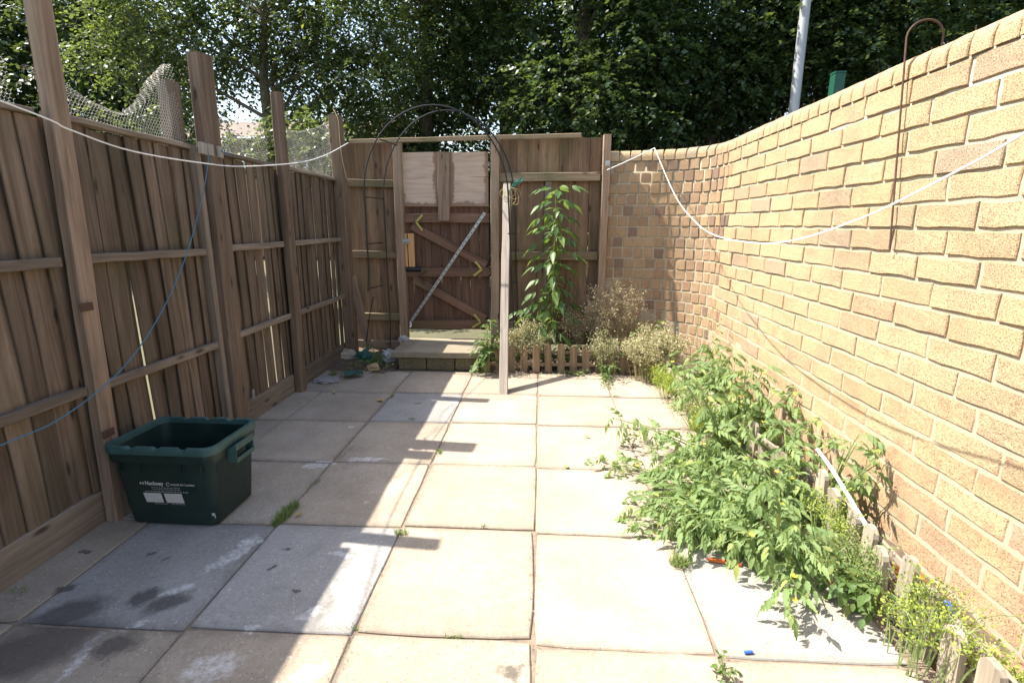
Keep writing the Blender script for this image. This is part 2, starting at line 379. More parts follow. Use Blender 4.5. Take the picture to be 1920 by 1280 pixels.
tag(gridobj('soil_corner', -2.06, -1.38, 4.52, 5.36, 30, 34, lambda x, y: .0 + .05 * max(0, (y - 4.6)) + .035 * nz3(x * 7, y * 7, 9) + .018 * nz3(x * 26, y * 26), M['soil']), kind='structure')
patio = tag(gridobj('patio', -2.1, 1.26, -.6, 4.75, 12, 20, lambda x, y: -.0075, M['sand']), kind='structure')
XS = [-2.44, -1.83, -1.215, -.625, -.008, .597, 1.20]
YS = [-.5, .14, .78, 1.42, 2.055, 2.69, 3.335, 3.975, 4.60]
rs = random.Random(3)
def slab_mesh(wx, wy, mat, th=.045):
    # rounded arris, slightly uneven outline, a shallow dish in the middle
    n = 5; loop = []
    for k in range(4):
        a = [(-1, -1), (1, -1), (1, 1), (-1, 1)][k]; b = [(1, -1), (1, 1), (-1, 1), (-1, -1)][k]
        for i in range(n):
            f = i / n; loop.append((a[0] + (b[0] - a[0]) * f, a[1] + (b[1] - a[1]) * f))
    j = [rs.uniform(-.0025, .0025) for _ in loop]
    for k in range(4): j[k * n] -= rs.uniform(.002, .007)
    rings = []
    for ins, z in ((0, -th), (0, -.004), (.004, 0)):
        rings.append([Vector((x * (wx / 2 - ins + jj), y * (wy / 2 - ins + jj), z)) for (x, y), jj in zip(loop, j)])
    return MB().loft(rings).mesh('slab', mat)
GREY = {(1, 3), (2, 3), (2, 6)}
for iy in range(len(YS) - 1):
    for ix in range(len(XS) - 1):
        x0, x1, y0, y1 = XS[ix], XS[ix + 1], YS[iy], YS[iy + 1]
        if ix == 0: x0 = -2.06
        dy = [0, .0, .012, .02, 0, -.015, -.01][ix] if 0 < iy else 0
        if ix >= 5 and iy == 3: pass
        g = .0075
        me = slab_mesh(x1 - x0 - g, y1 - y0 - g, M['slabgrey'] if (ix, iy) in GREY else (M['slabpale'] if (ix, iy) == (5, 3) else M['slab']))
        o = bpy.data.objects.new('slab', me)
        place(o, patio, T((x0 + x1) / 2 + rs.uniform(-.003, .003), (y0 + y1) / 2 + dy + rs.uniform(-.003, .003), rs.uniform(-.002, .0015)) @ Matrix.Rotation(rs.uniform(-.003, .003), 4, 'X') @ Matrix.Rotation(rs.uniform(-.003, .003), 4, 'Y') @ Matrix.Rotation(rs.uniform(-.006, .006), 4, 'Z'))

# ------------------------------------------------------------------ left fence
def board_mesh(L_, wd, mat, rnd, bowx=.004, warp=.006, thick=(.006, .013), name='board'):
    # feather-edge board: face towards local -Y, length along Z, thin edge at -X, thick edge at +X
    n = 7; rings = []; p1, p2 = rnd.uniform(0, 6), rnd.uniform(0, 6); b = rnd.uniform(-bowx, bowx) * 1.6; tw = rnd.uniform(-.05, .05)
    for i in range(n + 1):
        f = i / n; dx = b * math.sin(math.pi * f + p1 * .3) + rnd.uniform(-.0012, .0012); dy = warp * .5 * math.sin(3.1 * f + p2)
        c = math.cos(tw * (f - .5)); s = math.sin(tw * (f - .5)); e = rnd.uniform(-.002, .002)
        pts = [(-wd / 2 + e, 0), (wd / 2 + e, -.004), (wd / 2 + e, thick[1]), (-wd / 2 + e, thick[0])]
        rings.append([Vector((x * c - y * s + dx, x * s + y * c + dy, L_ * f + rnd.uniform(-.002, .002))) for x, y in pts])
    return MB().loft(rings).mesh(name, mat)
FX = -2.055
rb = random.Random(11)
fence = empty('wooden_fence', (FX, 2.5, 0), 'long brown close-board fence on the left with tall uneven posts', 'fence')
PY = [(-.6, 2.1), (1.02 - .05, 2.2), (2.10, 2.31), (3.11, 2.34), (4.00, 2.34), (5.18, 2.40)]
y = -.9
k = 0
while y < 5.24:
    wd = .144 + rb.uniform(-.004, .006)
    step = .1 + rb.uniform(-.006, .006)
    gapb = False
    for yg in (3.50, 3.66, 2.40):
        if abs(y - yg) < .05: gapb = True
    if gapb: step += .030
    me = board_mesh(1.66 + rb.uniform(-.01, .008), wd, M['fence'], rb, .007, .011, thick=(.006, .017))
    # local X -> world -Y.. face local -Y -> world +X
    m = frame((FX - .004, y, .135), (rb.uniform(-.004, .004), rb.uniform(-.0035, .0035), 1), (-.15 - rb.uniform(0, .06), 1, 0))
    place(bpy.data.objects.new('board', me), fence, m)
    y += step; k += 1
ys_post = [p for p, _ in PY]
for i in range(len(PY) - 1):
    a, b_ = PY[i][0] + .06, PY[i + 1][0] - .055
    for z in (.66, 1.235):
        beam('rail', (FX + .028, a, z - .02 + rb.uniform(-.01, .01)), (FX + .028, b_, z - .02 + rb.uniform(-.01, .01)), .042, .034, (0, 0, 1), M['rail'], fence, n=6, wob=.0025)
    beam('gravel_board', (FX + .004, a - .05, .06), (FX + .004, b_ + .05, .055), .20, .026, (0, 0, 1), M['rail'], fence, n=5, wob=.003)
    beam('cap_rail', (FX + .006, a - .02, 1.812), (FX + .006, b_ + .02, 1.806), .052, .026, (1, 0, 0), M['rail'], fence, n=6, wob=.003)
SIZES = {0: (.1, .1), 1: (.1, .1), 2: (.082, .055), 3: (.135, .075), 4: (.095, .06), 5: (.13, .1)}
LEAN = {2: .055, 3: .045, 4: .03, 5: .0}
for i, (py, h) in enumerate(PY):
    wd, th = SIZES[i]
    beam('post', (FX + .05, py - LEAN.get(i, 0) * .6, -.08), (FX + .05 + rb.uniform(-.01, .01), py + LEAN.get(i, 0), h), wd, th, (0, 1, 0), M['post'], fence, n=9, wob=.0035, ch=.006, skew=(.16 if i in (3, 4) else .03))
# shorter old post and pale blocks beside the second tall post, rust plates
beam('old_post', (FX + .03, 3.005, .1), (FX + .03, 3.02, 1.80), .045, .05, (0, 1, 0), M['rail'], fence, n=6)
beam('old_post', (FX - .07, 3.00, 1.70), (FX - .06, 3.01, 2.16), .11, .06, (0, 1, 0), M['rail'], fence, n=4, skew=.1)
for yy, ww in ((3.0, .055), (3.075, .05), (3.165, .05)):
    beam('block', (FX + .095, yy, 1.765), (FX + .095, yy + .003, 1.83), ww, .018, (0, 1, 0), M['greypost'], fence, n=1)
for yy, zz in ((2.065, 1.02), (2.055, .44)):
    MB().box((0, 0, 0), (.003, .065, .035)).obj('rust_plate', M['rust'], fence, T(FX + .097, yy, zz))
bk = MB().box((0, 0, 0), (.02, .05, .004)).box((0, .02, .03), (.004, .03, .06)); bk.obj('bracket', M['galv'], fence, T(FX + .03, 3.30, .17))

# ------------------------------------------------------------------ wire netting
def netting(name, y0, y1, zb, ztop, curl, label, seed):
    rn = random.Random(seed); cell = .021; wv = .00055
    segs = []
    nu = int((y1 - y0) / (cell * .866)) + 1; rows = int(.62 / cell / .75)
    def surf(u, v):
        yy = y0 + u; f = min(1, max(0, u / (y1 - y0))); H = ztop(f); vv = min(v, H)
        x = FX - .02 - .015 * math.sin(7 * f + seed) * v * 4 - .02 * nz3(u * 5, v * 7, seed); z = zb + vv
        o = v - H
        if o > 0: x += -curl * math.sin(min(o, .12) / .12 * 1.6); z += .02 * math.sin(o * 25) - .3 * o
        return Vector((x, yy + .012 * nz3(u * 8, v * 8, 5 + seed), z + .01 * nz3(u * 6, v * 6, 2 + seed)))
    for i in range(nu):
        for j in range(rows):
            u = i * cell * .866; v = j * cell * .75
            f = u / (y1 - y0)
            if v > ztop(min(1, f)) + .06 or u > y1 - y0: continue
            off = cell * .433 if j % 2 else 0
            a = (u + off, v); r_ = cell * .5
            p0 = surf(a[0], a[1]); p1 = surf(a[0] + cell * .433, a[1] + r_ * .5); p2 = surf(a[0] - cell * .433, a[1] + r_ * .5); p3 = surf(a[0], a[1] - r_)
            segs += [(p0, p1), (p0, p2), (p0, p3)]
    A = np.array([[*a] for a, b in segs]); B = np.array([[*b] for a, b in segs]); D = B - A; D /= np.linalg.norm(D, axis=1)[:, None] + 1e-9
    Uv = np.cross(D, np.array([.3, .2, .93])); Uv /= np.linalg.norm(Uv, axis=1)[:, None] + 1e-9; Wv = np.cross(D, Uv)
    V = []; n = len(segs)
    for P in (A, B):
        for t in range(3):
            V.append(P + (Uv * math.cos(t * 2.094) + Wv * math.sin(t * 2.094)) * wv)
    V = np.stack(V, 1).reshape(-1, 3); base = np.arange(n)[:, None] * 6
    F = np.concatenate([base + np.array([[t, (t + 1) % 3, 3 + (t + 1) % 3, 3 + t]]) for t in range(3)], 0)
    o = place(bpy.data.objects.new('wire_netting', npmesh('wire_netting', V, F, M['netwire'])))
    return tag(o, label, 'netting', 'wire netting along the top of the left fence')
netting('n', 1.35, 2.05, 1.80, lambda f: .13 + .05 * f, .05, 'low strip of chicken wire left of the tallest fence post', 1)
netting('n', 2.17, 3.02, 1.80, lambda f: .20 - .10 * math.sin(f * 3.0) + .26 * max(0, f - .55) / .45, .09, 'sagging chicken wire rising to the second fence post', 2)
netting('n', 3.2, 3.94, 1.80, lambda f: .20 + .1 * f, .02, 'faint chicken wire in front of the far house', 3)
netting('n', 4.08, 5.14, 1.80, lambda f: .30 + .24 * f ** 2, .02, 'chicken wire stretched up to the corner post', 4)

# ------------------------------------------------------------------ back fence, gate posts
BY = 5.36
ra = random.Random(21)
def vboards(parent, x0, x1, z0, z1f, mat, pitch=.098, yoff=0.0, gaps=()):
    x = x0
    while x < x1 - .03:
        wd = min(.112 + ra.uniform(-.006, .006), x1 - x + .02); st = pitch + ra.uniform(-.006, .006)
        for g in gaps:
            if abs(x - g) < .05: st += .010
        z1 = z1f(x + wd / 2)
        me = board_mesh(z1 - z0, wd, mat, ra, .003, .005)
        place(bpy.data.objects.new('board', me), parent, frame((x + wd / 2, BY + .03 + yoff, z0), (ra.uniform(-.004, .004), 0, 1), (1, .10, 0)))
        x += st
bl = empty('wooden_fence', (-1.7, BY, 0), 'short weathered fence section left of the gate, behind the arch', 'fence')
vboards(bl, -2.02, -1.50, .12, lambda x: oy(700, 266, BY).z, M['backfence'])
for z in (oy(690, 343, BY).z, oy(700, 476, BY).z, oy(710, 592, BY).z):
    beam('rail', (-1.99, BY - .005, z), (-1.51, BY - .005, z - .01), .075, .04, (0, 0, 1), M['backrail'], bl, n=4)
beam('post', (-1.47, BY - .02, -.05), (-1.455, BY - .02, 2.19), .085, .085, (1, 0, 0), M['backpost'], bl, n=7, wob=.003)
beam('gravel_board', (-2.0, BY + .0, .06), (-1.5, BY, .06), .14, .03, (0, 0, 1), M['rail'], bl, n=3)
br = empty('wooden_fence', (.1, BY, 0), 'weathered fence section between the gate and the brick wall', 'fence')
vboards(br, -.44, .61, .10, lambda x: oy(1000, 259, BY).z + .01 * x, M['backfence'], gaps=(-.3, -.1, .12, .3, .36, .47))
for z in (oy(1000, 333, BY).z, oy(1000, 480, BY).z, oy(1000, 610, BY).z):
    beam('rail', (-.42, BY - .012, z), (.585, BY - .012, z + .005), .082, .045, (0, 0, 1), M['backrail'], br, n=6)
beam('post', (-.475, BY - .03, -.05), (-.465, BY - .03, 2.19), .085, .09, (1, 0, 0), M['backpost'], br, n=7, wob=.003)
beam('post', (.632, BY - .03, -.05), (.640, BY - .03, 2.225), .072, .09, (1, 0, 0), M['backpost'], br, n=7, wob=.003)
beam('batten', (.062, BY - .005, .45), (.07, BY - .005, 1.79), .062, .03, (1, 0, 0), M['rail'], br, n=5)
beam('top_batten', oy(655, 266, BY - .06), oy(1090, 254, BY - .06), .042, .035, (0, 0, 1), M['backrail'], br, n=9, wob=.003)
hp = oy(1139, 306, BY - .08)
MB().box((0, 0, 0), (.045, .003, .05)).box((0, -.012, -.005), (.012, .02, .02)).obj('hook_plate', M['galv'], br, T(hp))

# ------------------------------------------------------------------ gate
GY = BY + .01
gate = empty('garden_gate', (-.97, GY, .26), 'red-brown braced wooden gate with plywood panel on top', 'gate')
gx0, gx1 = oy(756, 500, GY).x, oy(917, 500, GY).x
nb = 9
for i in range(nb):
    wd = (gx1 - gx0) / nb
    me = beam_mesh(1.30, wd - .004, .018, M['gate'], ch=.003, n=4, wob=.0008, name='board', rnd=ra)
    place(bpy.data.objects.new('board', me), gate, frame((gx0 + wd * (i + .5), GY + .03, .25 + ra.uniform(0, .008)), (0, 0, 1), (1, 0, 0)))
def gp(x, y, d=0.0): return oy(x, y, GY - d)
for (ya, yb) in ((409, 409), (511, 510), (608, 607)):
    a, b_ = gp(757, ya, .008), gp(917, yb, .008)
    beam('ledge_rail', a, b_, .094, .03, (0, 0, 1), M['gaterail'], gate, n=5, wob=.0015)
for a, b_ in (((772, 424), (912, 497)), ((776, 524), (910, 598))):
    beam('brace', gp(*a, .006), gp(*b_, .006), .085, .028, (0, 0, 1), M['gaterail'], gate, n=5, wob=.001)
p0, p1 = gp(747, 286, .02), gp(916, 387, .02)
pw, ph = p1.x - p0.x, p0.z - p1.z
def plypart(name, z0, z1):
    # one plywood sheet, its origin at the sheet pair's bottom centre so the stains read across both
    n = 8; loop = [(-pw / 2 + pw * i / n, z0 + ra.uniform(-.002, .002)) for i in range(n + 1)] + [(pw / 2 - pw * i / n, z1 + ra.uniform(-.003, .003)) for i in range(n + 1)]
    mb = MB().prism(loop, .012); return mb.obj(name, M['ply'], gate, T((p0.x + p1.x) / 2, GY - .016, p1.z))
plypart('plywood_panel', 0, ph * .545); plypart('plywood_panel', ph * .548, ph)
beam('panel_batten', gp(832, 414, .045), gp(832, 285, .045), .118, .028, (1, 0, 0), M['backpost'], gate, n=5)
for i in range(2):
    a = gp(760 + 13 * i, 500, .028); beam('patch_board', a, a + Vector((0, 0, .345)), .064, .018, (1, 0, 0), M['newwood'], gate, n=2, ch=.002, wob=.0005)
lb = MB().box((0, 0, 0), (.11, .006, .055)).tube([(-.07, -.012, .0), (.05, -.012, 0)], .009, 8).box((-.005, -.012, .0), (.014, .02, .04)).box((.035, -.012, 0), (.014, .02, .04)).box((-.075, 0, 0), (.03, .008, .06))
lb.obj('bolt_latch', M['galv'], gate, T(gp(758, 452, .05)))
bb = MB().tube([(-.12, 0, 0), (.10, 0, 0)], .017, 8).box((0, .012, 0), (.2, .008, .05)); bb.obj('black_bolt', M['blacksteel'], gate, T(gp(771, 505, .045)))
# perforated diagonal strap
sa, sb = gp(769, 605, .055), gp(909, 399, .055); Ls = (sb - sa).length; ms = MB(); hole = .008; wv = .030; n = 26
me_v = []; pitch = Ls / n
for i in range(n):
    z0, z1 = i * pitch, (i + 1) * pitch; zc = (z0 + z1) / 2; h = .0065
    for (xa, xb, za, zb2) in ((-wv / 2, -h, z0, z1), (h, wv / 2, z0, z1), (-h, h, z0, zc - h), (-h, h, zc + h, z1)):
        ms.box(((xa + xb) / 2, 0, (za + zb2) / 2), (xb - xa, .0025, zb2 - za))
ms.obj('perforated_strap', M['galv'], gate, frame(sa, sb - sa, (1, 0, 0)))
MB().tube([(0, 0, 0), (.012, -.01, -.02), (.004, -.02, -.045)], .011, 6).obj('strap_tie', M['whiteplastic'], gate, T(sa))
def chevron(tip, a, b_, mat, d=.04):
    t, pa, pb = gp(*tip, d), gp(*a, d), gp(*b_, d); mb = MB()
    for q in (pa, pb):
        dd = (q - t); Mx = frame(t, dd, Vector((0, 1, 0)).cross(dd)); mb.box((0, 0, dd.length / 2), (.021, .003, dd.length), Mx)
    mb.obj('corner_bracket', mat, gate)
chevron((780, 416), (792, 403), (792, 432), M['brackets']); chevron((903, 505), (891, 490), (888, 517), M['brackets'])
chevron((786, 518), (800, 508), (797, 533), M['rust']); chevron((901, 604), (889, 589), (886, 614), M['brackets'])

# ------------------------------------------------------------------ step
stp = empty('doorstep', (-.97, 4.95, 0), 'concrete slab doorstep on a brick base before the gate', 'step')
sl_me = slab_mesh(.875, .62, M['step'], .055)
place(bpy.data.objects.new('tread', sl_me), stp, T(-.975, 4.94, .185) @ Matrix.Rotation(R(-.6), 4, 'Z'))
for i in range(3):
    beam('base_block', (-1.36 + .275 * i + .006, 4.715, .06), (-1.36 + .275 * (i + 1) - .006, 4.715, .06), .125, .1, (0, 0, 1), M['mossy'], stp, n=3, wob=.003, ch=.008)
MB().box((-.96, 5.02, .05), (.8, .48, .15)).obj('fill', M['soil'], stp)

# ------------------------------------------------------------------ brick wall
wall = empty('brick_wall', (1.6, 2.5, 0), 'buff brick wall on the right curving round to the back', 'wall')
ctrl = [(1.585, -1.2), (1.585, 4.42)]
pts = [Vector((1.585, -1.2 + .05 * i)) for i in range(int((4.72 + 1.2) / .05) + 1)]
# curve round to the back fence post
CP = [Vector(q) for q in ((1.585, 4.2), (1.585, 4.42), (1.59, 4.72), (1.535, 4.95), (1.42, 5.10), (1.27, 5.20), (1.0, 5.287), (.675, 5.345), (.4, 5.38))]
pts = [q for q in pts if q.y <= 4.42]
for i in range(1, len(CP) - 2):
    a0, a1, a2, a3 = CP[i - 1:i + 3]
    for j in range(1, 13):
        t = j / 12; pts.append(.5 * ((2 * a1) + (a2 - a0) * t + (2 * a0 - 5 * a1 + 4 * a2 - a3) * t * t + (3 * a1 - a0 - 3 * a2 + a3) * t ** 3))
acc = [0]
for a, b_ in zip(pts, pts[1:]): acc.append(acc[-1] + (b_ - a).length)
def path(s):
    import bisect
    i = min(max(bisect.bisect_right(acc, s) - 1, 0), len(pts) - 2); f = (s - acc[i]) / (acc[i + 1] - acc[i])
    a, b_ = pts[i], pts[i + 1]; d = (b_ - a).normalized(); return a + (b_ - a) * f, d
SMAX = acc[-1]; S_CURVE = 4.48 + 1.2
CH = .1045; NC = 20; Z0 = 2.085 - CH * (NC + 1) - .004
rw = random.Random(5)
def brick_mesh(w_, h_, d_, mat, name='brick', rough=.0055):
    # face towards local -Y; irregular worn arris
    per = []; nx = 4 if w_ > .15 else 2; ny = 2
    for i in range(nx): per.append((-1 + 2 * i / nx, -1))
    for i in range(ny): per.append((1, -1 + 2 * i / ny))
    for i in range(nx): per.append((1 - 2 * i / nx, 1))
    for i in range(ny): per.append((-1, 1 - 2 * i / ny))
    j = [rw.uniform(-rough, rough * .3) for _ in per]
    rings = []
    for ins, yy in ((0.0, d_), (0.0, .004), (.0036, 0.0)):
        rings.append([Vector((x * (w_ / 2 - ins + jj), yy + (rw.uniform(-.0012, .0012) if yy == 0 else 0), z * (h_ / 2 - ins + jj))) for (x, z), jj in zip(per, j)])
    mb = MB(); mb.loft(rings, cap=False); n = len(mb.v); k = len(per)
    mb.f.append(tuple(n - k + i for i in range(k)))
    return mb.mesh(name, mat)
STR = [brick_mesh(.302, CH - .0105, .08, M['brick']) for _ in range(14)]
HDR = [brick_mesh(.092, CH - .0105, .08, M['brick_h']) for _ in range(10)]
def coping_mesh(w_, mat):
    h, dp, r = CH - .004, .205, .062
    sec = [(0, 0), (0, h - r)] + [(r - r * math.cos(a), h - r + r * math.sin(a)) for a in [math.pi / 2 * i / 5 for i in range(1, 6)]] + [(dp, h), (dp, 0)]
    rings = []
    for x in (-w_ / 2, -w_ / 2 + .004, w_ / 2 - .004, w_ / 2):
        e = .004 if abs(x) == w_ / 2 else 0
        rings.append([Vector((x, y_ + (e if y_ < .1 else -e), z_ - (e if z_ > .02 else 0))) for y_, z_ in sec])
    return MB().loft(rings).mesh('coping_brick', mat)
COP = [coping_mesh(.0955 + rw.uniform(-.002, .002), M['brick']) for _ in range(5)]
wallM = lambda s, z, jit=0.0: frame((*path(s)[0], z), (0, 0, 1), (path(s)[1].x, path(s)[1].y, 0))
# local X along the wall (away from camera then left), local Y = Z x X -> points left of travel (towards the garden)
def flip(Mx): return Mx @ Matrix.Rotation(math.pi, 4, 'Z')     # face (-Y) towards the garden
singles = []; rest_v = []; rest_f = []
for c in range(NC):
    z = Z0 + CH * (c + .5)
    s = .0 + [.0, .157, .06, .2][c % 4] + rw.uniform(-.02, .02)
    while s < S_CURVE - .02 - (.09 if c % 2 else 0):
        me = rw.choice(STR); j = rw.uniform(-.003, .003)
        Mx = flip(wallM(s + .155, z)) @ T(0, j, rw.uniform(-.0015, .0015)) @ Matrix.Rotation(rw.uniform(-.008, .008), 4, 'Y')
        pos, _ = path(s + .155); singles.append((me, Mx, pos.y, s)); s += .3145 + rw.uniform(-.002, .002)
    while s < SMAX - .05:
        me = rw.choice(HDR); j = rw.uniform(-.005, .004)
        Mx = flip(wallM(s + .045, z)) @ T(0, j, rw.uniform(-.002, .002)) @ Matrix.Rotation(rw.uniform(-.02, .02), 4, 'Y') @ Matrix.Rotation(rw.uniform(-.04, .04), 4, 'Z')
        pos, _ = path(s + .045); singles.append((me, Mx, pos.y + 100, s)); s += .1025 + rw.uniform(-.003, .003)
# nearest in view first: individual bricks; bricks out of frame and the small far ones are joined
inview = [b for b in singles if b[2] > 1.25]
inview.sort(key=lambda b: b[2]); keep = set(id(b) for b in inview[:300])
for b in singles:
    if id(b) in keep: place(bpy.data.objects.new('brick', b[0]), wall, b[1])
    else:
        n = len(rest_v); rest_v += [tuple(b[1] @ v.co) for v in b[0].vertices]; rest_f += [tuple(n + i for i in pl.vertices) for pl in b[0].polygons]
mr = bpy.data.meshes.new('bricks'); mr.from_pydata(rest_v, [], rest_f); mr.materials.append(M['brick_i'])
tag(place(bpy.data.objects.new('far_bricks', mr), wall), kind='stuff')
s = .02
zc = Z0 + CH * NC + .003
while s < SMAX - .05:
    Mx = flip(wallM(s + .046, zc)) @ T(0, .0 + rw.uniform(-.004, .002), rw.uniform(-.002, .002)) @ Matrix.Rotation(rw.uniform(-.02, .02), 4, 'Y')
    Mx = Mx @ T(0, -.004, 0)
    place(bpy.data.objects.new('coping_brick', rw.choice(COP)), wall, Mx); s += .105
# mortar core: recessed more in the upper courses, nearly flush below
rows = [-.15, 0.0, .45, .8, 1.0, 1.25, 1.6, zc + .055]; V = []; F = []; ns = int(SMAX / .04)
for i in range(ns + 1):
    s = SMAX * i / ns; q, d = path(min(s, SMAX - 1e-4)); nrm = Vector((d.y, -d.x))     # away from the garden
    for z in rows:
        rec = .0028 + .0065 * min(1, max(0, (z - .35) / .8)) + .0012 * nz3(s * 8, z * 8)
        pnt = q + nrm * rec; V.append((pnt.x, pnt.y, z))
    for z in (zc + .055, -.15):
        pnt = q + nrm * .19; V.append((pnt.x, pnt.y, z))
k = len(rows) + 2
for i in range(ns):
    for j in range(k - 1): F.append((i * k + j, (i + 1) * k + j, (i + 1) * k + j + 1, i * k + j + 1))
place(bpy.data.objects.new('mortar', npmesh('mortar', V, F, M['mortar'])), wall)
# small wire spikes along the top
mb = MB(); s = 1.6
while s < SMAX - .05:
    q, d = path(s); nrm = Vector((d.y, -d.x)); b0 = q + nrm * .13
    mb.tube([(b0.x, b0.y, 2.06), (b0.x + rw.uniform(-.006, .006), b0.y + rw.uniform(-.006, .006), 2.125 + rw.uniform(-.012, .02))], .0018, 4); s += .085 + rw.uniform(-.015, .03)
tag(mb.obj('spikes', M['rust'], wall), kind='stuff')

# ------------------------------------------------------------------ recycling box
def rrect(hx, hy, r, n=5):
    out = []
    for cx, cy, a0 in ((hx - r, hy - r, 0), (-hx + r, hy - r, 90), (-hx + r, -hy + r, 180), (hx - r, -hy + r, 270)):
        for i in range(n + 1):
            a = R(a0 + 90 * i / n); out.append((cx + r * math.cos(a), cy + r * math.sin(a)))
    return out
BXC = (-1.69, 2.175)
box = empty('recycling_box', (*BXC, .004), 'dark green open plastic recycling box with white print on paving', 'box')
BM = T(*BXC, .004) @ Matrix.Rotation(R(-1.0), 4, 'Z') @ Matrix.Diagonal((.965, .91, 1.06, 1))
rings = []
for hx, hy, z, r in ((.212, .155, 0, .03), (.222, .165, .008, .04), (.250, .188, .30, .045), (.252, .190, .302, .045), (.262, .200, .304, .05), (.266, .203, .345, .05), (.262, .199, .352, .05), (.262, .199, .365, .05), (.250, .187, .365, .045), (.246, .183, .30, .045), (.218, .160, .012, .038)):
    rings.append([Vector((x, y, z)) for x, y in rrect(hx, hy, r)])
mb = MB(); mb.loft(rings, cap=True); mb.obj('body', M['box'], box, BM, True)
# rim: a notched lip
rim = rrect(.272, .209, .055, 8); inner = rrect(.248, .185, .045, 8); V = []; n = len(rim)
def dense(poly, m=120):
    P = [Vector(p) for p in poly] + [Vector(poly[0])]; Ls_ = [0]
    for a, b_ in zip(P, P[1:]): Ls_.append(Ls_[-1] + (b_ - a).length)
    out = []
    for i in range(m):
        t = Ls_[-1] * i / m
        for k_ in range(len(P) - 1):
            if Ls_[k_ + 1] >= t: break
        f = (t - Ls_[k_]) / max(1e-9, Ls_[k_ + 1] - Ls_[k_]); out.append(P[k_] + (P[k_ + 1] - P[k_]) * f)
    return out
ro, ri = dense(rim, 160), dense(inner, 160)
def notch(p_):
    if abs(abs(p_.y) - .209) < .012 or abs(abs(p_.y) - .185) < .012:
        for nx_ in (-.13, 0.0, .13):
            if abs(p_.x - nx_) < .016: return -.009
    return 0
def bestri(q): return min(ri, key=lambda p_: (p_ - q * .9).length)
lay = []
mb = MB(); rr = []
ri2 = [Vector((p_.x * .248 / .272, p_.y * .185 / .209)) for p_ in ro]
rr.append([Vector((p_.x, p_.y, .345)) for p_ in ro]); rr.append([Vector((p_.x, p_.y, .372 + notch(p_))) for p_ in ro])
rr.append([Vector((q.x * .985, q.y * .98, .378 + notch(q))) for q in ro]); rr.append([Vector((q.x * 1.01, q.y * 1.01, .377 + notch(p_))) for q, p_ in zip(ri2, ro)]); rr.append([Vector((q.x, q.y, .352)) for q in ri2])
rr.append(rr[0])
mb.loft(rr, cap=False); mb.obj('rim', M['boxrim'], box, BM, True)
for sx in (1, -1):
    mb = MB()
    e = .042 if sx > 0 else .022; xm = sx * (.262 + e / 2)
    for zz in (.330, .270): mb.box((xm, 0, zz), (e, .15, .005))
    for yy in (-.075, .075): mb.box((xm, yy, .300), (e, .005, .065))
    mb.box((sx * (.262 + e), 0, .335), (.006, .155, .028)); mb.box((sx * (.262 + e), 0, .277), (.006, .155, .02))
    mb.obj('handle', M['boxrim'], box, BM)
for xx in (-.2, -.1, .1, .2): MB().box((xx, -.196, .285), (.005, .014, .04)).obj('rib', M['box'], box, BM)
# front face leans outward towards the top; print sits on that plane
fa = math.atan2(.188 - .165, .292)
FM = BM @ T(0, -.1665, .008) @ Matrix.Rotation(fa, 4, 'X')      # local XZ is the front face
def facep(x, z): return (x, -.0022, z)
for x0 in (-.062, .040):
    MB().prism([(x0 - .046, .105), (x0 + .040, .105), (x0 + .034, .150), (x0 - .054, .150)], .002, FM @ T(0, -.002, 0)).obj('label_panel', M['boxprint'], box)
def text(body, size, x, z, mat, name='lettering', spacing=1.0, bold=0.0):
    cu = bpy.data.curves.new(name, 'FONT'); cu.body = body; cu.size = size; cu.extrude = .0004; cu.space_character = spacing; cu.offset = bold
    tmp = bpy.data.objects.new('tmp_text', cu); me = bpy.data.meshes.new_from_object(tmp); me.materials.clear(); me.materials.append(mat)
    bpy.data.objects.remove(tmp); o = bpy.data.objects.new(name, me)
    return place(o, box, FM @ T(x, -.0025, z) @ Matrix.Rotation(math.pi / 2, 4, 'X'))
text('Hackney', .026, -.096, .190, M['boxprint'], bold=.0006)
text('recycle for London', .0155, .029, .191, M['boxprint'])
mb = MB()
for x in (-.118, -.106): mb.box((x, -.002, .197), (.004, .001, .012), FM); mb.box((x + .0, -.002, .197), (.01, .001, .003), FM)
mb.tube([FM @ Vector((.017 + .008 * math.cos(a), -.002, .196 + .008 * math.sin(a))) for a in [R(20 + 28 * i) for i in range(12)]], .0012, 4)
mb.obj('logo', M['boxprint'], box)
mb = MB(); rt = random.Random(4)
for z, xa, xb, h in ((.178, -.07, .065, .004), (.169, -.065, .06, .004), (.158, -.105, .11, .0055), (.098, -.07, -.02, .004), (.098, .015, .08, .004)):
    x = xa
    while x < xb:
        l = rt.uniform(.006, .017); mb.box((x + l / 2, -.0018, z), (l, .0008, h), FM); x += l + .004
tag(mb.obj('small_print', M['boxprint2'], box), kind='stuff')
MB().box((.215, -.004, .055), (.014, .0012, .014), FM).box((.222, -.004, .047), (.004, .0012, .02), FM).obj('scuff_mark', M['boxprint'], box)

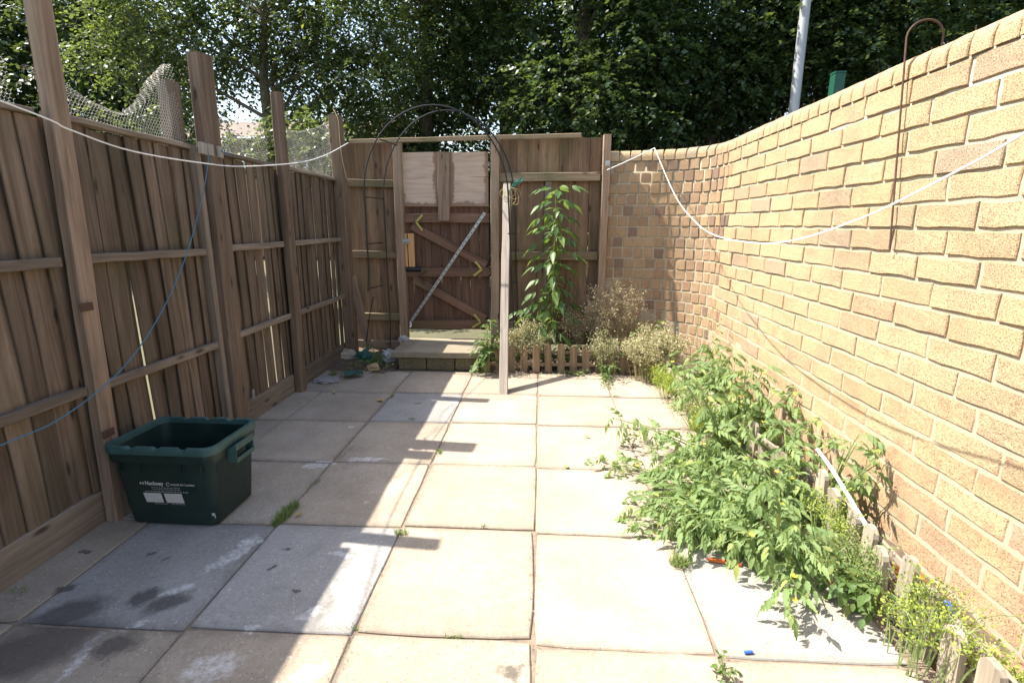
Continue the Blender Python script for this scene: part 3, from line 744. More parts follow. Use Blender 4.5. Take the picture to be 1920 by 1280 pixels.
# ------------------------------------------------------------------ leaning post, arch, twines
lp0, lp1 = Vector((-.295, 4.005, -.03)), Vector((-.335, 5.17, 1.745))
lp = empty('leaning_post', (-.295, 4.0, 0), 'pale grey square post leaning from the paving to the fence', 'post')
beam('shaft', lp0, lp1, .072, .072, (1, 0, 0), M['greypost'], lp, n=10, wob=.0025, ch=.004)
AF, AB = 4.66, 5.20
arch = empty('garden_arch', (-.93, 4.9, 0), 'black tubular garden arch standing before the gate', 'arch')
def hoop(Y, xl, xr, zs, top, lean, legL, legR):
    cx, hw = (xl + xr) / 2, (xr - xl) / 2; P = [(xl - .02, Y, legL)]
    for i in range(5): P.append((xl, Y, legL + (zs - legL) * (i + 1) / 5))
    for i in range(1, 24):
        a = math.pi - math.pi * i / 24; P.append((cx + hw * math.cos(a) + lean * math.sin(a), Y, zs + (top - zs) * math.sin(a)))
    for i in range(6): P.append((xr + .01 * i, Y, zs + (legR - zs) * i / 5))
    return P
hf = hoop(AF, oy(683, 368, AF).x, oy(953, 400, AF).x, 1.62, oy(805, 197, AF).z, -.01, oy(692, 546, AF).z, .42)
hb = hoop(AB, oy(719, 373, AB).x, oy(964, 400, AB).x, 1.62, oy(825, 207, AB).z, .0, .02, .02)
MB().tube(hf, .0072, 8).obj('hoop', M['blacksteel'], arch, None, True)
MB().tube(hb, .0072, 8).obj('hoop', M['blacksteel'], arch, None, True)
for (a, b_) in (((712, 261), (745, 273)), ((683, 369), (720, 373)), ((686, 457), (718, 455)), ((692, 541), (718, 535)), ((805, 199), (824, 208)), ((953, 438), (965, 438)), ((954, 530), (966, 528))):
    MB().tube([oy(*a, AF), oy(*b_, AB)], .006, 6).obj('rung', M['blacksteel'], arch)
# twines round the post head
tw = empty('twine_bundle', oy(962, 350, 5.05), 'green twine and straw-coloured loops knotted at the leaning post top', 'twine')
c0 = oy(956, 352, 5.07)
rt2 = random.Random(8)
for i in range(5):
    P = []; ang0 = rt2.uniform(0, 6); sx, sz = rt2.uniform(.03, .085), rt2.uniform(.04, .14); cxx = rt2.uniform(-.06, .07)
    for j in range(14):
        a = j / 13 * 5.6; P.append(c0 + Vector((cxx * math.sin(a / 2) + sx * math.sin(a), -.03 - .02 * math.sin(a + ang0), -sz + sz * math.cos(a))))
    MB().tube(P, .0025, 5).obj('loop', M['yellowwire'], tw)
P = [oy(953, 362, 5.08), oy(958, 352, 5.06), oy(966, 342, 5.04), oy(980, 333, 5.02)]
mb = MB()
for i in range(7): mb.tube([q + Vector((rt2.uniform(-.008, .008), rt2.uniform(-.01, .01), rt2.uniform(-.01, .01) * (1 + j))) for j, q in enumerate(P)], .003, 4)
mb.obj('green_twine', M['greentwine'], tw)

# ------------------------------------------------------------------ clothes lines and ropes
def rope(name, P, r, mat, label, cat, group=None, k=6, sub=6):
    Q = []
    P = [Vector(p) for p in P]
    for i in range(len(P) - 1):
        p0 = P[max(i - 1, 0)]; p1 = P[i]; p2 = P[i + 1]; p3 = P[min(i + 2, len(P) - 1)]
        for j in range(sub):
            t = j / sub; Q.append(.5 * ((2 * p1) + (p2 - p0) * t + (2 * p0 - 5 * p1 + 4 * p2 - p3) * t * t + (3 * p1 - p0 - 3 * p2 + p3) * t ** 3))
    Q.append(P[-1])
    return tag(MB().tube(Q, r, k).obj(name, mat, None, None, True), label, cat, group)
LX = -1.84
rope('washing_line', [(-1.86, .2, 2.0), ox(0, 189, LX), ox(130, 243, LX), ox(250, 284, LX), ox(380, 306, LX), ox(460, 312, LX), ox(560, 305, LX), ox(610, 291, LX + .01), oy(653, 268, 5.08)], .0033, M['whiteline'], 'white washing line sagging along the left fence', 'washing line')
wa = Vector((*(path(S_CURVE + .9)[0] + Vector((.03, .06))), 2.095))
wa = Vector((1.085, 5.245, 2.088))
rope('washing_line', [oy(1138, 319, BY - .1), (oy(1138, 319, BY - .1) + wa) / 2 + Vector((0, 0, -.004)), wa], .004, M['whiteline'], 'short white line tied from the end post to the wall top', 'washing line')
CX = 1.04
rope('washing_line', [wa, ox(1265, 365, 1.07), ox(1300, 412, 1.06), ox(1340, 441, 1.05), ox(1420, 456, CX), ox(1500, 448, CX), ox(1600, 415, CX), ox(1680, 380, 1.03), ox(1800, 318, 1.02), ox(1920, 250, 1.0), (.98, .4, 1.86)], .0031, M['whiteline'], 'white washing line sagging in front of the brick wall', 'washing line')
rope('blue_rope', [ox(392, 290, -1.93), ox(384, 345, -1.93), ox(372, 400, -1.92), ox(345, 490, -1.90), ox(300, 590, -1.88), ox(230, 690, -1.87), ox(120, 780, -1.86), ox(0, 835, -1.85), (-1.84, .9, .62)], .0027, M['blueline'], 'thin blue rope hanging slack across the left fence', 'rope')
rope('blue_tie', [oy(405, 280, 3.16) + Vector((0, 0, 0)), ox(415, 283, -1.95), ox(432, 293, -1.95)], .004, M['blueline'], 'short blue end of rope knotted at the second fence post', 'rope')
rope('white_pipe', [ox(1533, 842, 1.36), ox(1560, 880, 1.35), ox(1600, 945, 1.34), ox(1640, 1012, 1.33), ox(1677, 1083, 1.32)], .0085, M['whiteplastic'], 'white plastic pipe lying along the bed by the wall', 'pipe', k=8)
rope('frayed_string', [oy(625, 205, 5.12), oy(634, 225, 5.08), oy(637, 262, 5.07), oy(642, 300, 5.07), oy(650, 335, 5.1)], .003, M['yellowwire'], 'frayed string dangling from the corner post', 'string')
# crook rod hooked over the wall
WX = 1.562
b0 = ox(1668, 470, WX); b1 = ox(1700, 70, WX)
P = [b0, b0.lerp(b1, .3), b0.lerp(b1, .6), b1]
ctr = Vector((1.562 + .072, b1.y, b1.z))
for i in range(1, 13):
    a = math.pi - math.pi * i / 12; P.append(Vector((ctr.x + .072 * math.cos(a), b1.y - .01 * i / 12, ctr.z + .065 * math.sin(a))))
P += [Vector((P[-1].x, P[-1].y, 2.088))]
tag(MB().tube(P, .0042, 7).obj('crook_rod', M['rust'], None, None, True), 'rusty iron rod with a crook hooked over the brick wall', 'rod')

# ------------------------------------------------------------------ picket edging
def picket_mesh(h, wd, t, mat):
    poly = [(-wd / 2, 0), (wd / 2, 0), (wd / 2, h - wd / 2)] + [(wd / 2 * math.cos(R(a)), h - wd / 2 + wd / 2 * math.sin(R(a))) for a in (30, 60, 90, 120, 150)] + [(-wd / 2, h - wd / 2)]
    return MB().prism(poly, t).mesh('picket', mat)
rp = random.Random(31)
pk = empty('picket_edging', (.2, 4.66, 0), 'low brown rounded picket edging along the back bed', 'picket fence')
for i in range(13):
    px = -.50 + .118 * i; me = picket_mesh(.275 + rp.uniform(-.012, .012), .066, .017, M['picket'])
    place(bpy.data.objects.new('picket', me), pk, T(px, 4.655 + .012 * math.sin(i), -.005) @ Matrix.Rotation(rp.uniform(-.05, .05), 4, 'Y') @ Matrix.Rotation(rp.uniform(-.06, .06), 4, 'X'))
for z in (.07, .19): beam('rail', (-.54, 4.675, z), (.96, 4.675, z), .03, .014, (0, 0, 1), M['picket'], pk, n=8)
def pline(y): return np.interp(y, [1.0, 1.4, 2.1, 2.5, 3.0, 3.8, 4.6], [1.235, 1.255, 1.335, 1.34, 1.24, 1.15, 1.0])
pr = empty('picket_edging', (1.3, 2.6, 0), 'low weathered grey picket edging along the brick wall bed', 'picket fence')
yy = 1.08; i = 0
while yy < 4.5:
    x = float(pline(yy)); d = Vector((float(pline(yy + .05)) - x, .05, 0)).normalized()
    me = picket_mesh(.27 + rp.uniform(-.04, .03), .074, .02, M['oldpicket'])
    Mx = frame((x, yy, -.04), (rp.uniform(-.12, .04), rp.uniform(-.06, .06), 1), d)
    place(bpy.data.objects.new('picket', me), pr, Mx); yy += .128; i += 1
for z in (.06, .17):
    for a, b_ in ((1.0, 2.1), (2.1, 3.0), (3.0, 4.5)):
        beam('rail', (float(pline(a)) + .022, a, z), (float(pline(b_)) + .022, b_, z), .032, .014, (0, 0, 1), M['oldpicket'], pr, n=4)

# ------------------------------------------------------------------ small things on the ground
def crumple(name, c, size, mat, label, cat, seed, flat=.4, parent=None):
    bm = bmesh.new(); bmesh.ops.create_icosphere(bm, subdivisions=4, radius=1)
    for v in bm.verts:
        n = v.co.normalized(); d = 1 + .35 * nz3(n.x * 2 + seed, n.y * 2, n.z * 2) + .22 * abs(nz3(n.x * 5, n.y * 5 + seed, n.z * 5)) + .10 * abs(nz3(n.x * 12, n.y * 12, n.z * 12 + seed))
        v.co = Vector((n.x * size[0] * d, n.y * size[1] * d, max(-.25, n.z) * size[2] * d))
    me = bpy.data.meshes.new(name); bm.to_mesh(me); bm.free(); me.materials.append(mat)
    return tag(place(bpy.data.objects.new(name, me), None, T(c)), label, cat)
def sheet(name, c, sx, sy, mat, label, cat, seed, rot=0, amp=.02):
    n = 14; V = []; F = []
    for j in range(n + 1):
        for i in range(n + 1):
            u, v = i / n - .5, j / n - .5; e = 1 + .25 * nz3(u * 3, v * 3, seed)
            V.append((u * sx * e, v * sy * e, .012 + amp * (.6 + nz3(u * 5, v * 5, seed + 2)) + amp * .4 * nz3(u * 13, v * 13, seed)))
    for j in range(n):
        for i in range(n): a = j * (n + 1) + i; F.append((a, a + 1, a + n + 2, a + n + 1))
    return tag(place(bpy.data.objects.new(name, npmesh(name, V, F, mat, True)), None, T(c) @ Matrix.Rotation(rot, 4, 'Z')), label, cat)
crumple('plastic_sheet', oy(684, 668, 4.95) + Vector((0, 0, -.03)), (.085, .06, .09), M['greenplastic'], 'crumpled green plastic sheet in the back left corner', 'plastic sheet', 1)
sheet('green_fabric', gz(662, 703, .02), .17, .13, M['greenplastic'], 'flat scrap of green fabric on the paving near the corner', 'fabric', 2, .5)
crumple('plastic_bag', gz(728, 672, .05), (.07, .06, .085), M['bagplastic'], 'crumpled clear white plastic bag left of the doorstep', 'plastic bag', 3)
crumple('plastic_bag', oy(757, 637, 5.16), (.05, .03, .04), M['bagplastic'], 'small white plastic scrap at the gate post foot', 'plastic bag', 4)
crumple('rubble_stone', gz(650, 668, .03), (.11, .07, .07), M['step'], 'rough grey lump of rubble in the corner by the fence', 'stone', 5)
crumple('rubble_stone', gz(700, 690, .02), (.06, .05, .04), M['brick'], 'small brown rubble piece before the plastic bag', 'stone', 6)
crumple('rubble_stone', gz(612, 712, .012), (.10, .08, .018), M['slabgrey'], 'flat grey stone chip beside the left fence foot', 'stone', 7)
pl = oy(659, 520, 5.2); beam_o = beam('leaning_plank', gz(694, 655, .05), pl, .085, .02, (1, 0, 0), M['post'], None, n=5, skew=.4)
tag(beam_o, 'short plank leaning in the corner beside the arch', 'plank')
tag(MB().tube([oy(700, 556, 5.0), oy(693, 590, 4.98), oy(687, 640, 4.95)], .006, 6).obj('iron_rod', M['blacksteel']), 'thin dark rod leaning across the corner plank', 'rod')
tag(MB().prism([(-.065, 0), (.065, 0), (.064, .008), (-.066, .008)], .016, T(*gz(1358, 1054, .004)) @ Matrix.Rotation(R(-12), 4, 'Z')).obj('orange_strip', M['orange']), 'orange plastic strip lying on the grey slab', 'plastic strip')
tag(MB().tube([gz(1396, 1222, .006), gz(1411, 1221, .006)], .005, 8).obj('blue_peg', M['blueplastic']), 'small blue plastic peg on the paving', 'plastic peg')
def dryleaf(x, y, size, rot, label, seed):
    mb = MB(); n = 8; r = random.Random(seed)
    ring = [(size * (1 + .25 * r.uniform(-1, 1)) * math.cos(a) * .6, size * (1 + .25 * r.uniform(-1, 1)) * math.sin(a), .008 + r.uniform(0, .012)) for a in [2 * math.pi * i / n for i in range(n)]]
    mb.v = [(0, 0, .004)] + ring; mb.f = [(0, 1 + i, 1 + (i + 1) % n) for i in range(n)]
    tag(mb.obj('fallen_leaf', M['dryleaf'], None, T(gz(x, y, .002)) @ Matrix.Rotation(rot, 4, 'Z')), label, 'leaf', 'fallen leaves on the paving')
dryleaf(714, 752, .035, 1.0, 'yellowed fallen leaf beside the blue-grey far slab', 1)
dryleaf(1061, 876, .022, .3, 'curled yellow leaf on the joint in mid patio', 2)
dryleaf(560, 967, .018, 2.0, 'dry pale leaf beside the grass tuft near the box', 3)
dryleaf(1100, 820, .016, 1.2, 'dry leaf fragments left of the tomato plants', 4)
dryleaf(626, 738, .022, .6, 'brown dry leaf in the shade near the left fence', 5)
dryleaf(1560, 1098, .022, .2, 'dry yellow leaf under the weeds at the grey slab', 6)
mb = MB().tube([Vector(pline(1.62)) if False else Vector((1.44, 1.62, .06)), Vector((1.42, 1.56, .05))], .02, 8)
tag(mb.obj('bottle_cap', M['blueplastic']), 'blue bottle top among litter behind the near pickets', 'bottle')
crumple('litter', (1.45, 1.80, .03), (.05, .05, .03), M['orange'], 'orange wrapper in the bed behind the pickets', 'litter', 9)
crumple('litter', (1.45, 1.40, .03), (.05, .07, .03), M['picket'], 'broken timber scrap in the bed near the wall foot', 'litter', 10)

# ------------------------------------------------------------------ plants
M['tomato'] = leafmat('tomato_leaf', (.15, .235, .085), (.25, .345, .135), .4, .65, (.36, .40, .12))
M['elder'] = leafmat('elder_leaf', (.065, .13, .04), (.12, .20, .06), .35, .45, (.22, .3, .05))
M['weed'] = leafmat('weed_leaf', (.06, .12, .03), (.12, .19, .05), .3, .55, (.25, .25, .08))
M['spurge'] = leafmat('yellow_green_leaf', (.24, .32, .05), (.36, .42, .08), .35, .6)
M['dry'] = leafmat('dry_seed_head', (.30, .31, .16), (.56, .48, .34), .25, .85, (.22, .30, .10), .1)
M['drypink'] = leafmat('dry_pinkish_seed_head', (.34, .29, .19), (.52, .41, .31), .25, .85, (.26, .30, .12), .1)
M['grass'] = leafmat('grass_blade', (.13, .20, .055), (.22, .28, .09), .3, .6, (.45, .40, .18))
M['stem'] = plain('green_stem', (.16, .22, .07), .6, 0, .3, 40)
M['drystem'] = plain('straw_stem', (.30, .24, .12), .8, 0, .3, 40)
M['flower'] = plain('yellow_petals', (.75, .55, .04), .6, 0, .2, 40)
def leaflet(V, F, base, d, n, ln, wd, prof, droop):
    d = d.normalized(); s = d.cross(n).normalized(); n = s.cross(d); k = len(prof); i0 = len(V)
    for i, pw_ in enumerate(prof):
        f = i / (k - 1); c = base + d * ln * f - Vector((0, 0, 1)) * droop * ln * f * f
        V += [tuple(c + s * wd * pw_ / 2 + n * wd * .16 * pw_), tuple(c), tuple(c - s * wd * pw_ / 2 + n * wd * .16 * pw_)]
    for i in range(k - 1):
        a = i0 + 3 * i; F += [(a, a + 1, a + 4, a + 3), (a + 1, a + 2, a + 5, a + 4)]
def compound(name, seed, pairs, length, ll, lw, prof, droop, ang, mat, up=.5):
    r = random.Random(seed); V = []; F = []
    def rach(t): return Vector((0, length * t, length * (up * t - (up + droop) * t * t)))
    pr_ = [rach(i / 6) for i in range(7)]; mb = MB().tube(pr_, [.0022 - .0002 * i for i in range(7)], 4); V += mb.v; F += [f for f in mb.f if len(f) == 4]
    for i in range(pairs):
        t = .35 + .55 * i / max(1, pairs - 1) * (1 if pairs > 1 else 0); b = rach(t); tan = (rach(t + .05) - rach(t - .05)).normalized()
        for sgn in (-1, 1):
            a = R(ang + r.uniform(-12, 12)) * sgn; dd = Matrix.Rotation(a, 3, 'Z') @ tan; dd.z += r.uniform(-.25, .15)
            sz = r.uniform(.75, 1.1) * (.75 + .25 * math.sin(math.pi * (i + .7) / pairs))
            leaflet(V, F, b, dd, Vector((r.uniform(-.3, .3), r.uniform(-.3, .3), 1)), ll * sz, lw * sz, prof, droop * r.uniform(.5, 1.4))
    leaflet(V, F, rach(1), (rach(1) - rach(.9)), Vector((r.uniform(-.3, .3), 0, 1)), ll * 1.15, lw * 1.15, prof, droop)
    m = bpy.data.meshes.new(name); m.from_pydata(V, [], F); m.materials.append(mat); m.polygons.foreach_set('use_smooth', [True] * len(m.polygons)); return m
TOMP = [0.1, .75, .6, 1.0, .7, .8, .4, .3, .03]
ELDP = [.05, .7, 1.0, .85, .5, .02]
TOM = [compound('leaf', 100 + i, 4 if i % 2 else 3, .14, .062, .038, TOMP, .6, 62, M['tomato']) for i in range(8)]
ELD = [compound('leaf', 200 + i, 2 if i % 3 else 3, .13, .075, .04, ELDP, .5, 58, M['elder']) for i in range(5)]
ELB = [compound('leaf', 230 + i, 2, .13, .13, .062, ELDP, .5, 62, M['elder']) for i in range(3)]
WED = [compound('leaf', 300 + i, 1, .05, .045, .03, ELDP, .3, 65, M['weed']) for i in range(4)]
IVY = [compound('leaf', 320 + i, 1, .07, .065, .05, TOMP, .3, 60, M['weed']) for i in range(4)]
def bez(a, b, lift, r, wob=.02):
    a, b = Vector(a), Vector(b); out = []; m = (a + b) / 2 + Vector((0, 0, lift)) + Vector((r.uniform(-wob, wob), r.uniform(-wob, wob), 0))
    for i in range(11): t = i / 10; out.append(a * (1 - t) ** 2 + m * 2 * t * (1 - t) + b * t * t)
    return out
def plant(name, base, tips, leaves, label, cat, seed, gap=.042, t0=.12, scale=(.6, 1.0), lift=.08, rad=.006, stem=None, group=None, flowers=0, opposite=False, up=.35, fuller=0):
    r = random.Random(seed); e = empty(name, base, label, cat, group); mb = MB(); fl = []
    if fuller: tips = list(tips) + [Vector(t_) + Vector((r.uniform(-.10, .10), r.uniform(-.10, .10), r.uniform(-.06, .07))) for t_ in tips for _ in range(fuller)]; tips = [Vector((t_[0], t_[1], max(.03, t_[2]))) for t_ in tips]
    for tip in tips:
        P = bez(base, tip, lift * r.uniform(.5, 1.6), r); mb.tube(P, [rad * (1 - .065 * i) for i in range(11)], 5)
        Ln = sum((P[i + 1] - P[i]).length for i in range(10)); nn = max(3, int(Ln * (1 - t0) / gap)); az = r.uniform(0, 6)
        for j in range(nn + 1):
            t = t0 + (1 - t0) * j / nn; i = min(9, int(t * 10)); q = P[i].lerp(P[i + 1], t * 10 - i); tan = (P[i + 1] - P[i]).normalized()
            for rep in range(2 if opposite else 1):
                az += math.pi if rep else (2.4 if not opposite else math.pi / 2 + r.uniform(-.4, .4))
                s1 = tan.orthogonal().normalized(); s2 = tan.cross(s1); out = s1 * math.cos(az) + s2 * math.sin(az) + tan * (.35 if t < .95 else .9)
                out.z = out.z * .6 + up * r.uniform(.2, 1)
                if out.length < 1e-3: continue
                sc = r.uniform(*scale) * (1 - .35 * t if not opposite else 1.15 - .3 * t)
                Mx = frame(q, Vector((r.uniform(-.25, .25), r.uniform(-.25, .25), 1)), Vector((1, 0, 0)))
                yd = out.normalized(); zd = Vector((r.uniform(-.2, .2), r.uniform(-.2, .2), 1)); xd = yd.cross(zd).normalized(); zd = xd.cross(yd)
                Mx = Matrix((xd, yd, zd)).transposed().to_4x4(); Mx.translation = q
                place(bpy.data.objects.new('leaf', r.choice(leaves)), e, Mx @ Matrix.Scale(sc, 4))
            if flowers and r.random() < flowers: fl.append(q + Vector((r.uniform(-.03, .03), r.uniform(-.03, .03), r.uniform(0, .03))))
    mb.obj('stem', stem or M['stem'], e, None, True)
    for q in fl:
        fb = MB(); a0 = r.uniform(0, 6)
        for k_ in range(5):
            a = a0 + k_ * 1.256; d = Vector((math.cos(a), math.sin(a), .4)); s_ = Vector((-math.sin(a), math.cos(a), 0)); i0 = len(fb.v)
            fb.v += [tuple(q), tuple(q + d * .007 + s_ * .004), tuple(q + d * .015), tuple(q + d * .007 - s_ * .004)]; fb.f.append((i0, i0 + 1, i0 + 2, i0 + 3))
        fb.obj('flower', M['flower'], e)
    return e
# tomato plants in and beyond the wall-side bed
TG = 'tomato plants sprawling from the wall bed'
plant('tomato_plant', (1.02, 2.35, 0), [oy(1140, 880, 2.70), oy(1195, 950, 2.35), oy(1235, 900, 2.45), oy(1290, 880, 2.35), oy(1330, 960, 2.1), oy(1240, 1000, 2.1), oy(1300, 1010, 2.02), oy(1190, 1010, 2.15)], TOM, 'sprawling tomato plant spilling furthest left over the paving', 'tomato plant', 1, lift=.10, group=TG, fuller=1, flowers=.05)
plant('tomato_plant', (1.12, 2.75, 0), [oy(1155, 785, 2.95), oy(1285, 690, 2.95), oy(1240, 850, 2.7), oy(1330, 800, 2.75), oy(1395, 790, 2.7), oy(1290, 830, 2.6)], TOM, 'tomato plant with a long shoot reaching over the middle slab joint', 'tomato plant', 2, lift=.07, group=TG, fuller=1, flowers=.08)
plant('tomato_plant', (1.25, 2.35, 0), [oy(1420, 860, 2.3), oy(1470, 800, 2.5), oy(1400, 930, 2.2), oy(1480, 900, 2.2), oy(1350, 870, 2.3), oy(1440, 980, 2.0), oy(1510, 860, 2.3)], TOM, 'bushy tomato plant in the thick middle of the clump', 'tomato plant', 3, lift=.10, group=TG, fuller=1, flowers=.12)
plant('tomato_plant', (1.42, 2.35, 0), [oy(1610, 815, 2.35), oy(1655, 850, 2.22), oy(1560, 870, 2.3), oy(1625, 905, 2.2), oy(1590, 980, 2.1)], TOM, 'tomato shoots standing against the brick wall by the pipe', 'tomato plant', 4, gap=.075, lift=.05, group=TG, fuller=1)
plant('tomato_plant', (1.28, 3.15, 0), [oy(1430, 705, 3.15), oy(1490, 740, 3.0), oy(1385, 730, 3.0), oy(1350, 760, 3.0), oy(1400, 690, 3.2), oy(1450, 740, 3.0), oy(1410, 770, 2.9), oy(1460, 790, 2.8), oy(1530, 790, 2.7)], TOM, 'tomato plant with yellow flowers close to the brick wall', 'tomato plant', 5, lift=.06, group=TG, fuller=1, flowers=.15)
plant('tomato_plant', (1.20, 3.75, 0), [oy(1340, 650, 3.8), oy(1375, 665, 3.7), oy(1300, 690, 3.7), oy(1330, 705, 3.5), oy(1280, 720, 3.5), oy(1355, 680, 3.6), oy(1310, 660, 3.8), oy(1320, 730, 3.3), oy(1370, 700, 3.4)], TOM, 'farthest green tomato plant in front of the dry weeds', 'tomato plant', 6, lift=.05, group=TG, fuller=1, flowers=.06)
plant('tomato_plant', (1.12, 1.98, 0), [gz(1470, 1120, .08), gz(1440, 1010, .2), gz(1395, 1000, .15), gz(1500, 990, .25)], TOM, 'low tomato plant hanging over the grey slab nearest the camera', 'tomato plant', 7, lift=.13, group=TG, fuller=1, flowers=.05)
plant('tomato_plant', (.93, 2.05, 0), [gz(1240, 970, .1), gz(1290, 1000, .1), gz(1360, 960, .2), gz(1205, 985, .05), gz(1330, 900, .2), gz(1400, 930, .3)], TOM, 'low dark tomato foliage on the paving under the clump', 'tomato plant', 17, lift=.1, group=TG, fuller=1)
# tall elder
plant('elder_shrub', (.10, 4.95, 0), [oy(1042, 360, 5.0)], ELD, 'tall young elder shoot growing before the back fence', 'shrub', 8, gap=.056, t0=.30, opposite=True, lift=.0, rad=.010, scale=(1.15, 1.6), up=.35)
plant('elder_shrub', (.05, 4.88, 0), [oy(985, 585, 4.88), oy(1035, 605, 4.85), oy(1010, 560, 4.92), oy(1000, 625, 4.8), oy(1050, 575, 5.0)], ELB, 'broad dark elder leaves at the foot of the tall shoot', 'shrub', 9, gap=.12, t0=.5, lift=.1, rad=.006, scale=(.8, 1.1))
plant('leafy_weed', (-.50, 4.60, 0), [oy(915, 605, 4.6), oy(905, 640, 4.55), oy(930, 615, 4.6), oy(920, 660, 4.5), oy(905, 665, 4.5)], IVY, 'leafy green weed between the doorstep and leaning post', 'weed', 10, gap=.035, t0=.3, scale=(.9, 1.3))
plant('leafy_weed', (.25, 4.85, 0), [oy(1050, 640, 4.8), oy(1085, 650, 4.8), oy(1010, 650, 4.75), oy(1110, 625, 4.85), oy(1030, 660, 4.7)], IVY, 'green undergrowth behind the middle back pickets', 'weed', 41, gap=.035, t0=.2, scale=(.7, 1.1), rad=.003)
plant('leafy_weed', (-.15, 4.80, 0), [oy(960, 640, 4.75), oy(985, 650, 4.75), oy(945, 655, 4.7), oy(1000, 630, 4.8)], IVY, 'grey-green growth behind the leaning post and pickets', 'weed', 42, gap=.035, t0=.2, scale=(.7, 1.1), rad=.003)
plant('leafy_weed', (.95, 4.50, 0), [oy(1215, 690, 4.3), oy(1235, 670, 4.35), oy(1260, 680, 4.2), oy(1200, 660, 4.5), oy(1290, 690, 4.1)], WED, 'small green leaves under the buff weed mound', 'weed', 43, gap=.025, t0=.2, scale=(.7, 1.2), rad=.003)
plant('bindweed', (.85, 4.75, 0), [oy(1240, 607, 4.7), oy(1170, 640, 4.6), oy(1200, 610, 4.75), oy(1255, 640, 4.5)], WED, 'bindweed with oval leaves climbing past the dry weeds', 'weed', 11, gap=.05, t0=.3, scale=(1.2, 1.9), rad=.003)
plant('tall_weed', (1.32, 4.20, 0), [oy(1310, 585, 4.3), oy(1335, 580, 4.25), oy(1352, 600, 4.2)], WED, 'tall thin weed stems rising before the curved wall', 'weed', 12, gap=.05, t0=.2, scale=(.5, .9), rad=.003, lift=.0)
plant('creeping_weed', (.62, 4.55, 0), [gz(1140, 725, .02), gz(1155, 690, .15), gz(1125, 690, .12), gz(1130, 715, .04)], WED, 'pale creeper trailing over the pickets onto the paving', 'weed', 13, gap=.022, t0=.05, scale=(.5, .9), rad=.002)
plant('creeping_weed', (.35, 4.52, 0), [gz(1075, 690, .04), gz(1105, 695, .03), gz(1050, 700, .02)], WED, 'small patch of creeping weed before the middle pickets', 'weed', 14, gap=.025, t0=.05, scale=(.5, .8), rad=.002)
plant('leafy_weed', (1.16, 1.72, 0), [gz(1610, 1120, .12), gz(1590, 1090, .14), gz(1630, 1150, .08), gz(1570, 1050, .2), gz(1640, 1110, .18)], WED, 'leafy weed at the edge of the light grey slab', 'weed', 15, gap=.022, t0=.1, scale=(.7, 1.2), rad=.003)
plant('paving_weed', (.50, 2.98, 0), [gz(1225, 800, .1), gz(1215, 815, .03)], WED, 'small weed in the slab joint left of the tomatoes', 'weed', 16, gap=.02, scale=(.4, .7), rad=.0015)
plant('corner_weed', (-1.62, 4.75, .02), [oy(690, 640, 4.85), oy(712, 660, 4.8), oy(720, 672, 4.7), oy(700, 670, 4.7), oy(735, 680, 4.65), oy(650, 690, 4.5)], WED, 'dark small-leaved weeds in the back left corner', 'weed', 18, gap=.025, t0=.1, scale=(.5, 1.0), rad=.002)
plant('leafy_weed', (-.60, 4.58, 0), [gz(892, 690, .04), gz(905, 694, .03), gz(885, 696, .03)], WED, 'tiny green weed at the doorstep foot', 'weed', 19, gap=.02, t0=.1, scale=(.5, .8), rad=.0015)
plant('paving_weed', gz(1355, 1272, 0), [gz(1340, 1262, .03), gz(1375, 1268, .03), gz(1360, 1255, .05)], WED, 'small green weed at the very bottom edge of the patio', 'weed', 20, gap=.018, t0=.1, scale=(.3, .5), rad=.0012)

def specks(P, n, spread, size, r, flat=.4):
    # many small two-triangle bracts round the points P
    P = np.array(P); idx = r.integers(0, len(P), n); C = P[idx] + r.normal(0, 1, (n, 3)) * spread
    d = r.normal(0, 1, (n, 3)); d /= np.linalg.norm(d, axis=1)[:, None]; nn = r.normal(0, 1, (n, 3)); s = np.cross(d, nn); s /= np.linalg.norm(s, axis=1)[:, None] + 1e-9
    l = r.uniform(.6, 1.3, n)[:, None] * size; w_ = l * flat
    V = np.stack([C, C + d * l * .5 + s * w_, C + d * l, C + d * l * .5 - s * w_], 1).reshape(-1, 3); b = np.arange(n)[:, None] * 4
    return V, np.concatenate([b + [[0, 1, 2]], b + [[0, 2, 3]]], 0)
def haze_weed(name, base, rx, ry, z0, h, nst, nsp, size, mat, smat, label, seed, shift=(0, 0), spread=.022, group='dry and flowering weeds in the beds'):
    r = np.random.default_rng(seed); rr_ = random.Random(seed); mb = MB(); pts_ = []
    e = empty(name, base, label, 'weed', group)
    for i in range(nst):
        a = rr_.uniform(0, 6.28); q = math.sqrt(rr_.random()); b00 = Vector(base) + Vector((math.cos(a) * rx * q * .7, math.sin(a) * ry * q * .7, 0)); tip = Vector(base) + Vector((math.cos(a) * rx * q + shift[0], math.sin(a) * ry * q + shift[1], z0 + h * rr_.uniform(.45, 1) * (1 - .45 * q * q)))
        P = bez(b00, tip, .05, rr_, .03); mb.tube(P, [.0025 * (1 - .07 * k_) for k_ in range(11)], 3)
        for k_ in range(4):
            b = P[rr_.randint(5, 9)]; t2 = b + Vector((rr_.uniform(-.07, .07), rr_.uniform(-.07, .07), rr_.uniform(.0, .09))); mb.tube([b, (b + t2) / 2 + Vector((0, 0, .008)), t2], .0011, 3); pts_.append(tuple(t2)); pts_.append(tuple((b + t2) / 2))
        pts_.append(tuple(tip))
    mb.obj('stems', smat, e)
    V, F = specks(pts_, nsp, spread, size, r)
    V[:, 2] = np.maximum(V[:, 2], .002)
    tag(place(bpy.data.objects.new('seed_heads', npmesh('seed_heads', V, F, mat)), e), kind='stuff')
    return e
